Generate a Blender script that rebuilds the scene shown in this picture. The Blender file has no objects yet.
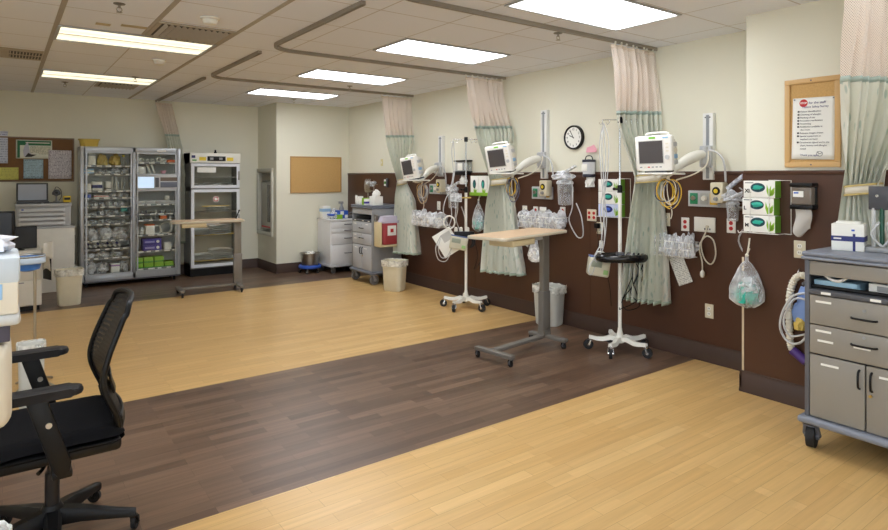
import bpy, bmesh, math, random
from mathutils import Vector, Matrix, noise
R = math.radians
rnd = random.Random(11)
sc = bpy.context.scene
C = sc.collection
# ------------------------------------------------------------ materials
def lin(c):
    def f(v):
        v /= 255.0
        return v/12.92 if v <= 0.04045 else ((v+0.055)/1.055)**2.4
    return (f(c[0]), f(c[1]), f(c[2]), 1.0)
MATS = {}
def mat(name, rgb, rough=0.5, metal=0.0, var=0.06, scale=12.0, bump=0.0, coat=0.0, stretch=(1,1,1), spec=0.5):
    """Principled surface whose tone wanders slightly with object-space noise."""
    if name in MATS: return MATS[name]
    m = bpy.data.materials.new(name); m.use_nodes = True
    nt = m.node_tree; N = nt.nodes; L = nt.links
    b = N['Principled BSDF']
    tc = N.new('ShaderNodeTexCoord'); mp = N.new('ShaderNodeMapping'); mp.inputs['Scale'].default_value = stretch
    L.new(tc.outputs['Object'], mp.inputs['Vector'])
    nz = N.new('ShaderNodeTexNoise'); nz.inputs['Scale'].default_value = scale; nz.inputs['Detail'].default_value = 4
    L.new(mp.outputs['Vector'], nz.inputs['Vector'])
    mx = N.new('ShaderNodeMix'); mx.data_type = 'RGBA'
    c = lin(rgb)
    mx.inputs[6].default_value = tuple(max(0, v*(1-var)) for v in c[:3])+(1,)
    mx.inputs[7].default_value = tuple(min(1, v*(1+var)) for v in c[:3])+(1,)
    L.new(nz.outputs['Fac'], mx.inputs[0]); L.new(mx.outputs[2], b.inputs['Base Color'])
    b.inputs['Roughness'].default_value = rough; b.inputs['Metallic'].default_value = metal
    b.inputs['Coat Weight'].default_value = coat; b.inputs['Specular IOR Level'].default_value = spec
    if bump:
        bp = N.new('ShaderNodeBump'); bp.inputs['Strength'].default_value = bump; bp.inputs['Distance'].default_value = 0.01
        L.new(nz.outputs['Fac'], bp.inputs['Height']); L.new(bp.outputs['Normal'], b.inputs['Normal'])
    MATS[name] = m
    return m
def emit(name, rgb, strength, stripes=False):
    m = bpy.data.materials.new(name); m.use_nodes = True
    nt = m.node_tree; N = nt.nodes; L = nt.links
    b = N['Principled BSDF']
    b.inputs['Base Color'].default_value = (0.8,0.8,0.76,1)
    b.inputs['Emission Color'].default_value = lin(rgb); b.inputs['Emission Strength'].default_value = strength
    if stripes:   # the tubes behind the lens read as brighter bands
        tc = N.new('ShaderNodeTexCoord'); sp = N.new('ShaderNodeSeparateXYZ'); L.new(tc.outputs['Object'], sp.inputs[0])
        mu = N.new('ShaderNodeMath'); mu.operation = 'MULTIPLY'; mu.inputs[1].default_value = 2*math.pi/0.19; L.new(sp.outputs['Y'], mu.inputs[0])
        co = N.new('ShaderNodeMath'); co.operation = 'COSINE'; L.new(mu.outputs[0], co.inputs[0])
        ma = N.new('ShaderNodeMapRange'); ma.inputs[1].default_value = -1; ma.inputs[2].default_value = 1
        ma.inputs[3].default_value = strength*0.8; ma.inputs[4].default_value = strength*1.15
        L.new(co.outputs[0], ma.inputs[0]); L.new(ma.outputs[0], b.inputs['Emission Strength'])
    MATS[name] = m
    return m
def clear(name, rgb, opaque=0.25, rough=0.15, noisy=0.0):
    """Thin clear plastic or glass: mostly transparent, glossy, a little milky."""
    if name in MATS: return MATS[name]
    m = bpy.data.materials.new(name); m.use_nodes = True
    nt = m.node_tree; N = nt.nodes; L = nt.links
    b = N['Principled BSDF']; out = N['Material Output']
    b.inputs['Base Color'].default_value = lin(rgb); b.inputs['Roughness'].default_value = rough
    tr = N.new('ShaderNodeBsdfTransparent'); mix = N.new('ShaderNodeMixShader')
    fr = N.new('ShaderNodeLayerWeight'); fr.inputs['Blend'].default_value = 0.35
    ad = N.new('ShaderNodeMath'); ad.operation = 'ADD'; ad.use_clamp = True; ad.inputs[1].default_value = opaque
    mu = N.new('ShaderNodeMath'); mu.operation = 'MULTIPLY'; mu.inputs[1].default_value = 0.6
    L.new(fr.outputs['Facing'], mu.inputs[0]); L.new(mu.outputs[0], ad.inputs[0])
    fac = ad.outputs[0]
    if noisy:
        tc = N.new('ShaderNodeTexCoord'); nz = N.new('ShaderNodeTexNoise'); nz.inputs['Scale'].default_value = noisy; nz.inputs['Detail'].default_value = 5
        L.new(tc.outputs['Object'], nz.inputs['Vector'])
        mr = N.new('ShaderNodeMapRange'); mr.inputs[1].default_value = 0.35; mr.inputs[2].default_value = 0.65; mr.inputs[3].default_value = 0.45; mr.inputs[4].default_value = 1.6
        L.new(nz.outputs['Fac'], mr.inputs[0])
        m2 = N.new('ShaderNodeMath'); m2.operation = 'MULTIPLY'; m2.use_clamp = True
        L.new(fac, m2.inputs[0]); L.new(mr.outputs[0], m2.inputs[1]); fac = m2.outputs[0]
        bp = N.new('ShaderNodeBump'); bp.inputs['Strength'].default_value = 0.7; bp.inputs['Distance'].default_value = 0.02
        L.new(nz.outputs['Fac'], bp.inputs['Height']); L.new(bp.outputs['Normal'], b.inputs['Normal'])
    L.new(fac, mix.inputs[0]); L.new(tr.outputs[0], mix.inputs[1]); L.new(b.outputs[0], mix.inputs[2]); L.new(mix.outputs[0], out.inputs[0])
    MATS[name] = m
    return m
def glassmat():
    m = bpy.data.materials.new('door_glass'); m.use_nodes = True
    nt = m.node_tree; N = nt.nodes; L = nt.links; out = N['Material Output']
    tr = N.new('ShaderNodeBsdfTransparent'); tr.inputs[0].default_value = (0.97,0.98,0.97,1)
    gl = N.new('ShaderNodeBsdfGlossy'); gl.inputs['Roughness'].default_value = 0.03
    fr = N.new('ShaderNodeLayerWeight'); fr.inputs['Blend'].default_value = 0.5
    pw = N.new('ShaderNodeMath'); pw.operation = 'POWER'; pw.inputs[1].default_value = 4; L.new(fr.outputs['Facing'], pw.inputs[0])
    ml = N.new('ShaderNodeMath'); ml.operation = 'MULTIPLY_ADD'; ml.inputs[1].default_value = .6; ml.inputs[2].default_value = .025; L.new(pw.outputs[0], ml.inputs[0])
    mix = N.new('ShaderNodeMixShader'); L.new(ml.outputs[0], mix.inputs[0]); L.new(tr.outputs[0], mix.inputs[1]); L.new(gl.outputs[0], mix.inputs[2])
    L.new(mix.outputs[0], out.inputs[0]); MATS['door_glass'] = m
    return m
def planks(name, c1, c2, c3, row, length, rough, grain):
    m = bpy.data.materials.new(name); m.use_nodes = True
    nt = m.node_tree; N = nt.nodes; L = nt.links; b = N['Principled BSDF']
    tc = N.new('ShaderNodeTexCoord')
    def brick(width, h, off, ca, cb, mortar, ms, bias=0.0):
        br = N.new('ShaderNodeTexBrick'); br.offset = off; br.offset_frequency = 2; br.squash = 1.0
        br.inputs['Scale'].default_value = 1.0
        br.inputs['Brick Width'].default_value = width; br.inputs['Row Height'].default_value = h
        br.inputs['Mortar Size'].default_value = ms; br.inputs['Mortar Smooth'].default_value = 0.3; br.inputs['Bias'].default_value = bias
        br.inputs['Color1'].default_value = ca; br.inputs['Color2'].default_value = cb; br.inputs['Mortar'].default_value = mortar
        L.new(tc.outputs['Object'], br.inputs['Vector'])
        return br
    dk = tuple(v*0.62 for v in lin(c1)[:3])+(1,)
    b1 = brick(length, row, 0.37, lin(c1), lin(c2), dk, 0.0012)
    # a second, longer brick pattern makes some neighbours share a tone
    b2 = brick(length*1.63, row, 0.61, (0,0,0,1), (1,1,1,1), (0.5,0.5,0.5,1), 0.0)
    mp = N.new('ShaderNodeMapping'); mp.inputs['Scale'].default_value = (1.6, 38, 1)
    L.new(tc.outputs['Object'], mp.inputs['Vector'])
    nz = N.new('ShaderNodeTexNoise'); nz.inputs['Scale'].default_value = 1.0; nz.inputs['Detail'].default_value = 7; nz.inputs['Roughness'].default_value = 0.62
    # shift the grain per plank
    va = N.new('ShaderNodeVectorMath'); va.operation = 'ADD'; L.new(mp.outputs['Vector'], va.inputs[0]); 
    vs = N.new('ShaderNodeVectorMath'); vs.operation = 'SCALE'; vs.inputs['Scale'].default_value = 7.0; L.new(b2.outputs['Color'], vs.inputs[0])
    L.new(vs.outputs[0], va.inputs[1]); L.new(va.outputs[0], nz.inputs['Vector'])
    m1 = N.new('ShaderNodeMix'); m1.data_type = 'RGBA'; m1.inputs[7].default_value = lin(c3)
    mr0 = N.new('ShaderNodeMath'); mr0.operation = 'MULTIPLY'; mr0.inputs[1].default_value = 0.55
    L.new(b2.outputs['Color'], mr0.inputs[0]); L.new(mr0.outputs[0], m1.inputs[0]); L.new(b1.outputs['Color'], m1.inputs[6])
    mr = N.new('ShaderNodeMapRange'); mr.inputs[1].default_value = 0.3; mr.inputs[2].default_value = 0.7; mr.inputs[3].default_value = 1-grain; mr.inputs[4].default_value = 1+grain
    L.new(nz.outputs['Fac'], mr.inputs[0])
    mu = N.new('ShaderNodeVectorMath'); mu.operation = 'SCALE'; L.new(m1.outputs[2], mu.inputs[0]); L.new(mr.outputs[0], mu.inputs['Scale'])
    L.new(mu.outputs[0], b.inputs['Base Color'])
    b.inputs['Roughness'].default_value = rough
    bp = N.new('ShaderNodeBump'); bp.inputs['Strength'].default_value = 0.08; bp.inputs['Distance'].default_value = 0.003
    L.new(nz.outputs['Fac'], bp.inputs['Height']); L.new(bp.outputs['Normal'], b.inputs['Normal'])
    MATS[name] = m
    return m
def curtain_fabric():
    m = bpy.data.materials.new('leaf_pattern_curtain'); m.use_nodes = True
    nt = m.node_tree; N = nt.nodes; L = nt.links; b = N['Principled BSDF']; out = N['Material Output']
    uv = N.new('ShaderNodeTexCoord')
    def streak(sx, sy, rot, lo, hi):
        mp = N.new('ShaderNodeMapping'); mp.inputs['Scale'].default_value = (sx, sy, 1); mp.inputs['Rotation'].default_value = (0,0,rot)
        L.new(uv.outputs['UV'], mp.inputs['Vector'])
        vo = N.new('ShaderNodeTexVoronoi'); vo.inputs['Scale'].default_value = 1.0; L.new(mp.outputs['Vector'], vo.inputs['Vector'])
        mr = N.new('ShaderNodeMapRange'); mr.inputs[1].default_value = lo; mr.inputs[2].default_value = hi; mr.inputs[3].default_value = 1; mr.inputs[4].default_value = 0
        L.new(vo.outputs['Distance'], mr.inputs[0]); return mr.outputs[0]
    a = streak(26, 7, 0.6, 0.14, 0.22); c = streak(24, 6, -0.7, 0.12, 0.2)
    mx = N.new('ShaderNodeMath'); mx.operation = 'MAXIMUM'; L.new(a, mx.inputs[0]); L.new(c, mx.inputs[1])
    col = N.new('ShaderNodeMix'); col.data_type = 'RGBA'; col.inputs[6].default_value = lin((228,230,218)); col.inputs[7].default_value = lin((164,188,178))
    L.new(mx.outputs[0], col.inputs[0])
    nz = N.new('ShaderNodeTexNoise'); nz.inputs['Scale'].default_value = 3; L.new(uv.outputs['UV'], nz.inputs['Vector'])
    c2 = N.new('ShaderNodeMix'); c2.data_type = 'RGBA'; c2.blend_type = 'MIX'; c2.inputs[7].default_value = lin((230,230,218))
    mm = N.new('ShaderNodeMath'); mm.operation = 'MULTIPLY'; mm.inputs[1].default_value = 0.5; L.new(nz.outputs['Fac'], mm.inputs[0]); L.new(mm.outputs[0], c2.inputs[0])
    L.new(col.outputs[2], c2.inputs[6]); L.new(c2.outputs[2], b.inputs['Base Color'])
    b.inputs['Roughness'].default_value = 0.75; b.inputs['Sheen Weight'].default_value = 0.2
    tl = N.new('ShaderNodeBsdfTranslucent'); tl.inputs[0].default_value = lin((200,212,196))
    mix = N.new('ShaderNodeMixShader'); mix.inputs[0].default_value = 0.07
    L.new(b.outputs[0], mix.inputs[1]); L.new(tl.outputs[0], mix.inputs[2]); L.new(mix.outputs[0], out.inputs[0])
    MATS['leaf'] = m
    return m
def curtain_net():
    m = bpy.data.materials.new('curtain_net'); m.use_nodes = True
    nt = m.node_tree; N = nt.nodes; L = nt.links; b = N['Principled BSDF']; out = N['Material Output']
    uv = N.new('ShaderNodeTexCoord'); mp = N.new('ShaderNodeMapping'); mp.inputs['Scale'].default_value = (150, 100, 1); mp.inputs['Rotation'].default_value = (0,0,R(45))
    L.new(uv.outputs['UV'], mp.inputs['Vector'])
    vo = N.new('ShaderNodeTexVoronoi'); vo.inputs['Randomness'].default_value = 0.0; vo.inputs['Scale'].default_value = 1.0; L.new(mp.outputs['Vector'], vo.inputs['Vector'])
    mr = N.new('ShaderNodeMapRange'); mr.inputs[1].default_value = 0.22; mr.inputs[2].default_value = 0.36; mr.inputs[3].default_value = 0.5; mr.inputs[4].default_value = 1
    L.new(vo.outputs['Distance'], mr.inputs[0])
    b.inputs['Base Color'].default_value = lin((246,238,230)); b.inputs['Roughness'].default_value = 0.8
    tl = N.new('ShaderNodeBsdfTranslucent'); tl.inputs[0].default_value = lin((242,232,222))
    mix = N.new('ShaderNodeMixShader'); mix.inputs[0].default_value = 0.35
    L.new(b.outputs[0], mix.inputs[1]); L.new(tl.outputs[0], mix.inputs[2])
    tr = N.new('ShaderNodeBsdfTransparent'); m2 = N.new('ShaderNodeMixShader')
    L.new(mr.outputs[0], m2.inputs[0]); L.new(tr.outputs[0], m2.inputs[1]); L.new(mix.outputs[0], m2.inputs[2]); L.new(m2.outputs[0], out.inputs[0])
    MATS['net'] = m
    return m
def chair_mesh():
    m = bpy.data.materials.new('black_chair_netting'); m.use_nodes = True
    nt = m.node_tree; N = nt.nodes; L = nt.links; b = N['Principled BSDF']; out = N['Material Output']
    uv = N.new('ShaderNodeTexCoord'); mp = N.new('ShaderNodeMapping'); mp.inputs['Scale'].default_value = (26, 30, 1)
    L.new(uv.outputs['UV'], mp.inputs['Vector'])
    vo = N.new('ShaderNodeTexVoronoi'); vo.inputs['Randomness'].default_value = 0.15; vo.inputs['Scale'].default_value = 1.0; L.new(mp.outputs['Vector'], vo.inputs['Vector'])
    mr = N.new('ShaderNodeMapRange'); mr.inputs[1].default_value = 0.26; mr.inputs[2].default_value = 0.32; mr.inputs[3].default_value = 0.8; mr.inputs[4].default_value = 1
    L.new(vo.outputs['Distance'], mr.inputs[0])
    b.inputs['Base Color'].default_value = lin((12,12,14)); b.inputs['Roughness'].default_value = 0.6
    tr = N.new('ShaderNodeBsdfTransparent'); m2 = N.new('ShaderNodeMixShader')
    L.new(mr.outputs[0], m2.inputs[0]); L.new(tr.outputs[0], m2.inputs[1]); L.new(b.outputs[0], m2.inputs[2]); L.new(m2.outputs[0], out.inputs[0])
    MATS['chairnet'] = m
    return m
def print_mat(name, paper, ink, rows, ucols=1.0, cover=0.5):
    """Paper with rows of small print: dashes laid out by noise in object space (x across, z up)."""
    m = bpy.data.materials.new(name); m.use_nodes = True
    nt = m.node_tree; N = nt.nodes; L = nt.links; b = N['Principled BSDF']
    tc = N.new('ShaderNodeTexCoord'); sp = N.new('ShaderNodeSeparateXYZ'); L.new(tc.outputs['Object'], sp.inputs[0])
    mz = N.new('ShaderNodeMath'); mz.operation = 'MULTIPLY'; mz.inputs[1].default_value = rows; L.new(sp.outputs['Z'], mz.inputs[0])
    fr = N.new('ShaderNodeMath'); fr.operation = 'FRACT'; L.new(mz.outputs[0], fr.inputs[0])
    lt = N.new('ShaderNodeMath'); lt.operation = 'LESS_THAN'; lt.inputs[1].default_value = 0.4; L.new(fr.outputs[0], lt.inputs[0])
    fl = N.new('ShaderNodeMath'); fl.operation = 'FLOOR'; L.new(mz.outputs[0], fl.inputs[0])
    cx = N.new('ShaderNodeCombineXYZ'); mxx = N.new('ShaderNodeMath'); mxx.operation = 'MULTIPLY'; mxx.inputs[1].default_value = 90*ucols
    L.new(sp.outputs['X'], mxx.inputs[0]); L.new(mxx.outputs[0], cx.inputs[0])
    m7 = N.new('ShaderNodeMath'); m7.operation = 'MULTIPLY'; m7.inputs[1].default_value = 7.3; L.new(fl.outputs[0], m7.inputs[0]); L.new(m7.outputs[0], cx.inputs[1])
    nz = N.new('ShaderNodeTexNoise'); nz.inputs['Scale'].default_value = 1; nz.inputs['Detail'].default_value = 1; L.new(cx.outputs[0], nz.inputs['Vector'])
    l2 = N.new('ShaderNodeMath'); l2.operation = 'LESS_THAN'; l2.inputs[1].default_value = cover; L.new(nz.outputs['Fac'], l2.inputs[0])
    an = N.new('ShaderNodeMath'); an.operation = 'MULTIPLY'; L.new(lt.outputs[0], an.inputs[0]); L.new(l2.outputs[0], an.inputs[1])
    mx = N.new('ShaderNodeMix'); mx.data_type = 'RGBA'; mx.inputs[6].default_value = lin(paper); mx.inputs[7].default_value = lin(ink)
    L.new(an.outputs[0], mx.inputs[0]); L.new(mx.outputs[2], b.inputs['Base Color']); b.inputs['Roughness'].default_value = 0.7
    MATS[name] = m
    return m
# ------------------------------------------------------------ mesh builder
class M:
    def __init__(s): s.bm = bmesh.new(); s.mi = 0; s.uv = None
    def _mark(s, n0):
        s.bm.faces.ensure_lookup_table()
        for f in s.bm.faces[n0:]: f.material_index = s.mi
    def box(s, x0, x1, y0, y1, z0, z1, bev=0.0, seg=2):
        n0 = len(s.bm.faces)
        b = s if not bev else M()
        v = [b.bm.verts.new(p) for p in ((x0,y0,z0),(x1,y0,z0),(x1,y1,z0),(x0,y1,z0),(x0,y0,z1),(x1,y0,z1),(x1,y1,z1),(x0,y1,z1))]
        for f in ((3,2,1,0),(4,5,6,7),(0,1,5,4),(1,2,6,5),(2,3,7,6),(3,0,4,7)): b.bm.faces.new([v[i] for i in f])
        if bev:
            bev = min(bev, 0.49*min(abs(x1-x0), abs(y1-y0), abs(z1-z0)))
            bmesh.ops.bevel(b.bm, geom=b.bm.edges[:], offset=bev, segments=seg, affect='EDGES', profile=0.5)
            s.merge(b)
        s._mark(n0); return s
    def merge(s, o, mtx=None):
        vm = {}
        for v in o.bm.verts: vm[v] = s.bm.verts.new(mtx @ v.co if mtx else v.co)
        for f in o.bm.faces:
            try: nf = s.bm.faces.new([vm[v] for v in f.verts]); nf.material_index = f.material_index
            except ValueError: pass
        o.bm.free()
    def add(s, o, mtx):
        n0 = len(s.bm.faces); s.merge(o, mtx); s._mark(n0); return s
    def cyl(s, a, b, r, r2=None, n=16, caps=True):
        n0 = len(s.bm.faces)
        a = Vector(a); b = Vector(b); r2 = r if r2 is None else r2
        d = (b-a).normalized(); u = d.orthogonal().normalized(); w = d.cross(u)
        A = []; B = []
        for i in range(n):
            t = 2*math.pi*(i+.5)/n; o = u*math.cos(t)+w*math.sin(t)
            A.append(s.bm.verts.new(a+o*r)); B.append(s.bm.verts.new(b+o*r2))
        for i in range(n): s.bm.faces.new((A[i], A[(i+1)%n], B[(i+1)%n], B[i]))
        if caps: s.bm.faces.new(A[::-1]); s.bm.faces.new(B)
        s._mark(n0); return s
    def tube(s, pts, r, n=8, closed=False, smooth=4):
        n0 = len(s.bm.faces)
        P = [Vector(p) for p in pts]
        if smooth > 1 and len(P) > 2: P = spline(P, smooth, closed)
        K = len(P); rings = []; u = None
        for i in range(K):
            if closed: d = P[(i+1)%K]-P[i-1]
            else: d = P[min(i+1, K-1)]-P[max(i-1, 0)]
            d = d.normalized() if d.length > 1e-9 else Vector((0,0,1))
            if u is None: u = d.orthogonal().normalized()
            u = (u-d*u.dot(d)); u = u.normalized() if u.length > 1e-6 else d.orthogonal().normalized()
            w = d.cross(u)
            rr = r(i/(K-1)) if callable(r) else r
            rings.append([s.bm.verts.new(P[i]+(u*math.cos(2*math.pi*k/n)+w*math.sin(2*math.pi*k/n))*rr) for k in range(n)])
        for i in range(K if closed else K-1):
            a = rings[i]; b = rings[(i+1)%K]
            for k in range(n): s.bm.faces.new((a[k], a[(k+1)%n], b[(k+1)%n], b[k]))
        if not closed: s.bm.faces.new(rings[0][::-1]); s.bm.faces.new(rings[-1])
        s._mark(n0); return s
    def lathe(s, prof, c=(0,0,0), n=24, axis='z', sx=1.0, sy=1.0, sq=0.0, caps=True):
        """prof: (radius, height) pairs; sq > 0 squares the round section off."""
        n0 = len(s.bm.faces); rings = []
        for r, h in prof:
            ring = []
            for i in range(n):
                t = 2*math.pi*(i+.5)/n; cx, cy = math.cos(t), math.sin(t)
                k = 1.0
                if sq: k = 1.0/((abs(cx)**(2/(1-sq)) + abs(cy)**(2/(1-sq)))**((1-sq)/2))
                p = (r*cx*k*sx, r*cy*k*sy, h)
                if axis == 'y': p = (p[0], p[2], p[1])
                if axis == 'x': p = (p[2], p[0], p[1])
                ring.append(s.bm.verts.new((c[0]+p[0], c[1]+p[1], c[2]+p[2])))
            rings.append(ring)
        for a, b in zip(rings, rings[1:]):
            for i in range(n): s.bm.faces.new((a[i], a[(i+1)%n], b[(i+1)%n], b[i]))
        if caps and prof[0][0] > 2e-4: s.bm.faces.new(rings[0][::-1])
        if caps and prof[-1][0] > 2e-4: s.bm.faces.new(rings[-1])
        s._mark(n0); return s
    def prism(s, poly, axis, a, b, bev=0.0):
        """poly in the two other axes (order x,y / x,z / y,z), extruded from a to b."""
        n0 = len(s.bm.faces)
        o = M() if bev else s
        def P(p, t): return {'z': (p[0],p[1],t), 'y': (p[0],t,p[1]), 'x': (t,p[0],p[1])}[axis]
        A = [o.bm.verts.new(P(p, a)) for p in poly]; B = [o.bm.verts.new(P(p, b)) for p in poly]; n = len(poly)
        for i in range(n): o.bm.faces.new((A[i], A[(i+1)%n], B[(i+1)%n], B[i]))
        o.bm.faces.new(A[::-1]); o.bm.faces.new(B)
        if bev:
            bmesh.ops.bevel(o.bm, geom=o.bm.edges[:], offset=bev, segments=2, affect='EDGES', profile=0.5)
            s.merge(o)
        s._mark(n0); return s
    def sph(s, c, r, sx=1, sy=1, sz=1, n=12):
        n0 = len(s.bm.faces)
        s.lathe([(max(1e-4, r*math.sin(math.pi*k/n))*1.0, -r*sz*math.cos(math.pi*k/n)) for k in range(n+1)], c, n=n*2, sx=sx, sy=sy)
        s._mark(n0); return s
    def blob(s, c, rx, ry, rz, seed=0, amp=0.35, freq=2.2, sub=3, flat=True):
        """A crumpled bundle: an icosphere pushed about by noise, flat on its underside."""
        n0 = len(s.bm.faces); t = bmesh.new(); bmesh.ops.create_icosphere(t, subdivisions=sub, radius=1.0)
        o = M(); o.bm.free(); o.bm = t
        for v in t.verts:
            q = v.co*freq+Vector((seed*3.1, seed*1.7, seed*.9))
            k = 1+amp*(noise.noise(q)+.5*noise.noise(q*2.3)+.35*abs(noise.noise(q*5)))
            p = v.co*k
            if flat and p.z < -.6: p.z = -.6
            v.co = Vector((c[0]+p.x*rx, c[1]+p.y*ry, c[2]+(p.z+(.6 if flat else 0))*rz))
        s.merge(o); s._mark(n0); return s
    def grid(s, fn, nu, nv, cu=False, cv=False, uvs=None):
        n0 = len(s.bm.faces)
        G = [[s.bm.verts.new(fn(i/nu, j/nv)) for j in range(nv+(0 if cv else 1))] for i in range(nu+(0 if cu else 1))]
        lay = s.bm.loops.layers.uv.verify() if uvs else None
        for i in range(nu):
            for j in range(nv):
                a, b = (i+1) % len(G), (j+1) % len(G[0])
                f = s.bm.faces.new((G[i][j], G[a][j], G[a][b], G[i][b]))
                if uvs:
                    for lp, (p, q) in zip(f.loops, ((i,j),(i+1,j),(i+1,j+1),(i,j+1))): lp[lay].uv = uvs(p/nu, q/nv)
        s._mark(n0); return s
    def build(s, name, m, parent=None, thick=0.0, ang=35, sub=0, smooth=True, fixn=True):
        if fixn: bmesh.ops.recalc_face_normals(s.bm, faces=s.bm.faces[:])
        me = bpy.data.meshes.new(name); s.bm.to_mesh(me); s.bm.free()
        for x in (m if isinstance(m, (list, tuple)) else [m]): me.materials.append(x)
        if smooth: me.shade_smooth(); me.set_sharp_from_angle(angle=R(ang))
        o = bpy.data.objects.new(name, me); C.objects.link(o)
        if parent is not None: o.parent = parent
        if thick:
            md = o.modifiers.new('thickness', 'SOLIDIFY'); md.thickness = thick; md.offset = 0
        if sub:
            md = o.modifiers.new('smooth', 'SUBSURF'); md.levels = md.render_levels = sub
        return o
def spline(P, k, closed=False):
    out = []; n = len(P)
    for i in range(n if closed else n-1):
        if closed: p0, p1, p2, p3 = P[i-1], P[i], P[(i+1)%n], P[(i+2)%n]
        else: p0, p1, p2, p3 = P[max(i-1,0)], P[i], P[i+1], P[min(i+2,n-1)]
        for j in range(k):
            t = j/k
            out.append(0.5*((2*p1)+(p2-p0)*t+(2*p0-5*p1+4*p2-p3)*t*t+(3*p1-p0-3*p2+p3)*t**3))
    if not closed: out.append(P[-1])
    return out
def tag(o, label, cat, group=None, loc=None, rz=0, kind=None):
    o['label'] = label; o['category'] = cat
    if group: o['group'] = group
    if kind: o['kind'] = kind
    if loc is not None: o.location = loc
    if rz: o.rotation_euler.z = R(rz)
    return o
def thing(name, label, cat, loc=(0,0,0), rz=0, group=None):
    o = bpy.data.objects.new(name, None); C.objects.link(o); o.empty_display_size = 0.05
    return tag(o, label, cat, group, loc, rz)
def struct(o): o['kind'] = 'structure'; return o
def copy_tree(o, parent=None):
    c = o.copy(); C.objects.link(c); c.parent = parent
    for ch in [x for x in list(C.objects) if x.parent == o]: copy_tree(ch, c)
    return c
FONT = None
def text(s, size, m, parent, at, name='lettering', depth=0.0006, bold=0.0, rot=None, align='LEFT'):
    """Lettering on a face that looks along local -y: x to the right, z up."""
    cu = bpy.data.curves.new(name, 'FONT'); cu.body = s; cu.size = size; cu.extrude = depth; cu.offset = bold; cu.align_x = align
    t = bpy.data.objects.new(name, cu); C.objects.link(t)
    me = bpy.data.meshes.new_from_object(t.evaluated_get(bpy.context.evaluated_depsgraph_get()))
    bpy.data.objects.remove(t); bpy.data.curves.remove(cu)
    mtx = Matrix(((1,0,0,0),(0,0,-1,0),(0,1,0,0),(0,0,0,1)))
    if rot: mtx = Matrix.Rotation(R(rot), 4, 'Y') @ mtx
    me.transform(Matrix.Translation(at) @ mtx)
    me.materials.clear(); me.materials.append(m); me.name = name
    o = bpy.data.objects.new(name, me); C.objects.link(o); o.parent = parent
    return o
# ------------------------------------------------------------ camera and surveying helpers
FPX, HZ, CAMH, YAW = 601.5, 175.0, 1.58, R(36.28)
cam = bpy.data.cameras.new('camera'); camo = bpy.data.objects.new('camera', cam); C.objects.link(camo); sc.camera = camo
camo.location = (0, 0, CAMH); camo.rotation_euler = (R(90), 0, -YAW)
cam.sensor_width = 36; cam.lens = FPX/888*36; cam.shift_y = -(265-HZ)/888; cam.clip_start = 0.05
_c, _s = math.cos(YAW), math.sin(YAW)
def _ray(px, py):
    x = (px-444)/FPX; return (x*_c+_s, -x*_s+_c, -(py-HZ)/FPX)
def onX(px, py, X):      # point of the photo that lies on the plane x = X
    a, b, z = _ray(px, py); t = X/a; return Vector((X, b*t, CAMH+z*t))
def onY(px, py, Y):
    a, b, z = _ray(px, py); t = Y/b; return Vector((a*t, Y, CAMH+z*t))
def onZ(px, py, Z=0.0):
    a, b, z = _ray(px, py); t = (Z-CAMH)/z; return Vector((a*t, b*t, Z))
XR, XC, YB, YU, ZC = 4.83, 4.39, 10.22, 9.36, 2.744
# ------------------------------------------------------------ palette
white = mat('white_plastic', (232,231,222), .35)
offwhite = mat('offwhite_plastic', (222,216,198), .4)
beige = mat('beige_plastic', (214,203,172), .45)
cream = mat('cream_metal', (226,224,214), .4)
grey = mat('grey_enamel', (148,150,152), .4)
lgrey = mat('light_grey_enamel', (186,188,190), .35, var=.03)
dgrey = mat('dark_grey_plastic', (82,84,90), .45)
taupe = mat('taupe_enamel', (118,110,100), .42, var=.03)
black = mat('black_plastic', (14,14,16), .42, spec=.3)
blackfab = mat('black_fabric', (12,12,15), .9, scale=200, bump=.2, spec=.15)
rubber = mat('black_rubber', (30,30,32), .7)
grubber = mat('grey_rubber', (110,110,112), .6)
chrome = mat('chrome', (205,205,205), .18, 1.0, .02)
steel = mat('brushed_steel', (172,168,160), .32, 1.0, .08, 8, stretch=(1,1,20))
alum = mat('anodised_aluminium', (186,188,190), .35, .75, .03)
blue = mat('blue_plastic', (52,92,190), .4)
navy = mat('navy_print', (36,44,110), .5)
ltblue = mat('pale_blue', (150,190,222), .5)
green = mat('green_print', (64,150,50), .5)
lime = mat('lime_card', (140,190,50), .55)
teal = mat('teal_glove', (40,170,150), .5)
dteal = mat('dark_teal_glove', (20,110,105), .5)
red = mat('red_plastic', (190,40,40), .4)
orange = mat('orange_card', (220,110,50), .5)
purple = mat('purple_card', (70,60,150), .55)
yellow = mat('yellow_plastic', (228,200,50), .4)
tan = mat('tan_plastic', (200,175,90), .5)
card = mat('white_card', (236,236,230), .6, var=.03)
ink = mat('black_ink', (25,25,28), .6)
pink = mat('pink_plastic', (235,170,185), .5)
oak = mat('oak_laminate', (214,184,150), .35, var=.12, scale=6, stretch=(2,22,1))
linen = mat('white_linen', (238,238,234), .85, var=.05, bump=.3)
bag = clear('clear_bag', (238,241,246), .36, .34, 14)
bagt = clear('clear_wrap', (232,236,240), .5, .3, 30)
softbag = clear('soft_clear_bag', (240,244,248), .2, .4, 9)
bagteal = clear('teal_filled_bag', (120,205,190), .6, .3, 16)
hardclear = clear('hard_clear_plastic', (228,232,236), .18, .08)
liner = clear('bin_liner', (236,236,228), .6, .4, 18)
tubeclear = clear('clear_tubing', (220,222,222), .6, .2)
glass = glassmat()
wiremat = mat('white_wire', (228,226,220), .4)
leaf = curtain_fabric(); net = curtain_net(); chairnet = chair_mesh()
screenm = mat('dark_screen', (78,75,76), .25, var=.02)
cork = mat('cork', (196,158,100), .85, var=.22, scale=90, bump=.15)
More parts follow.
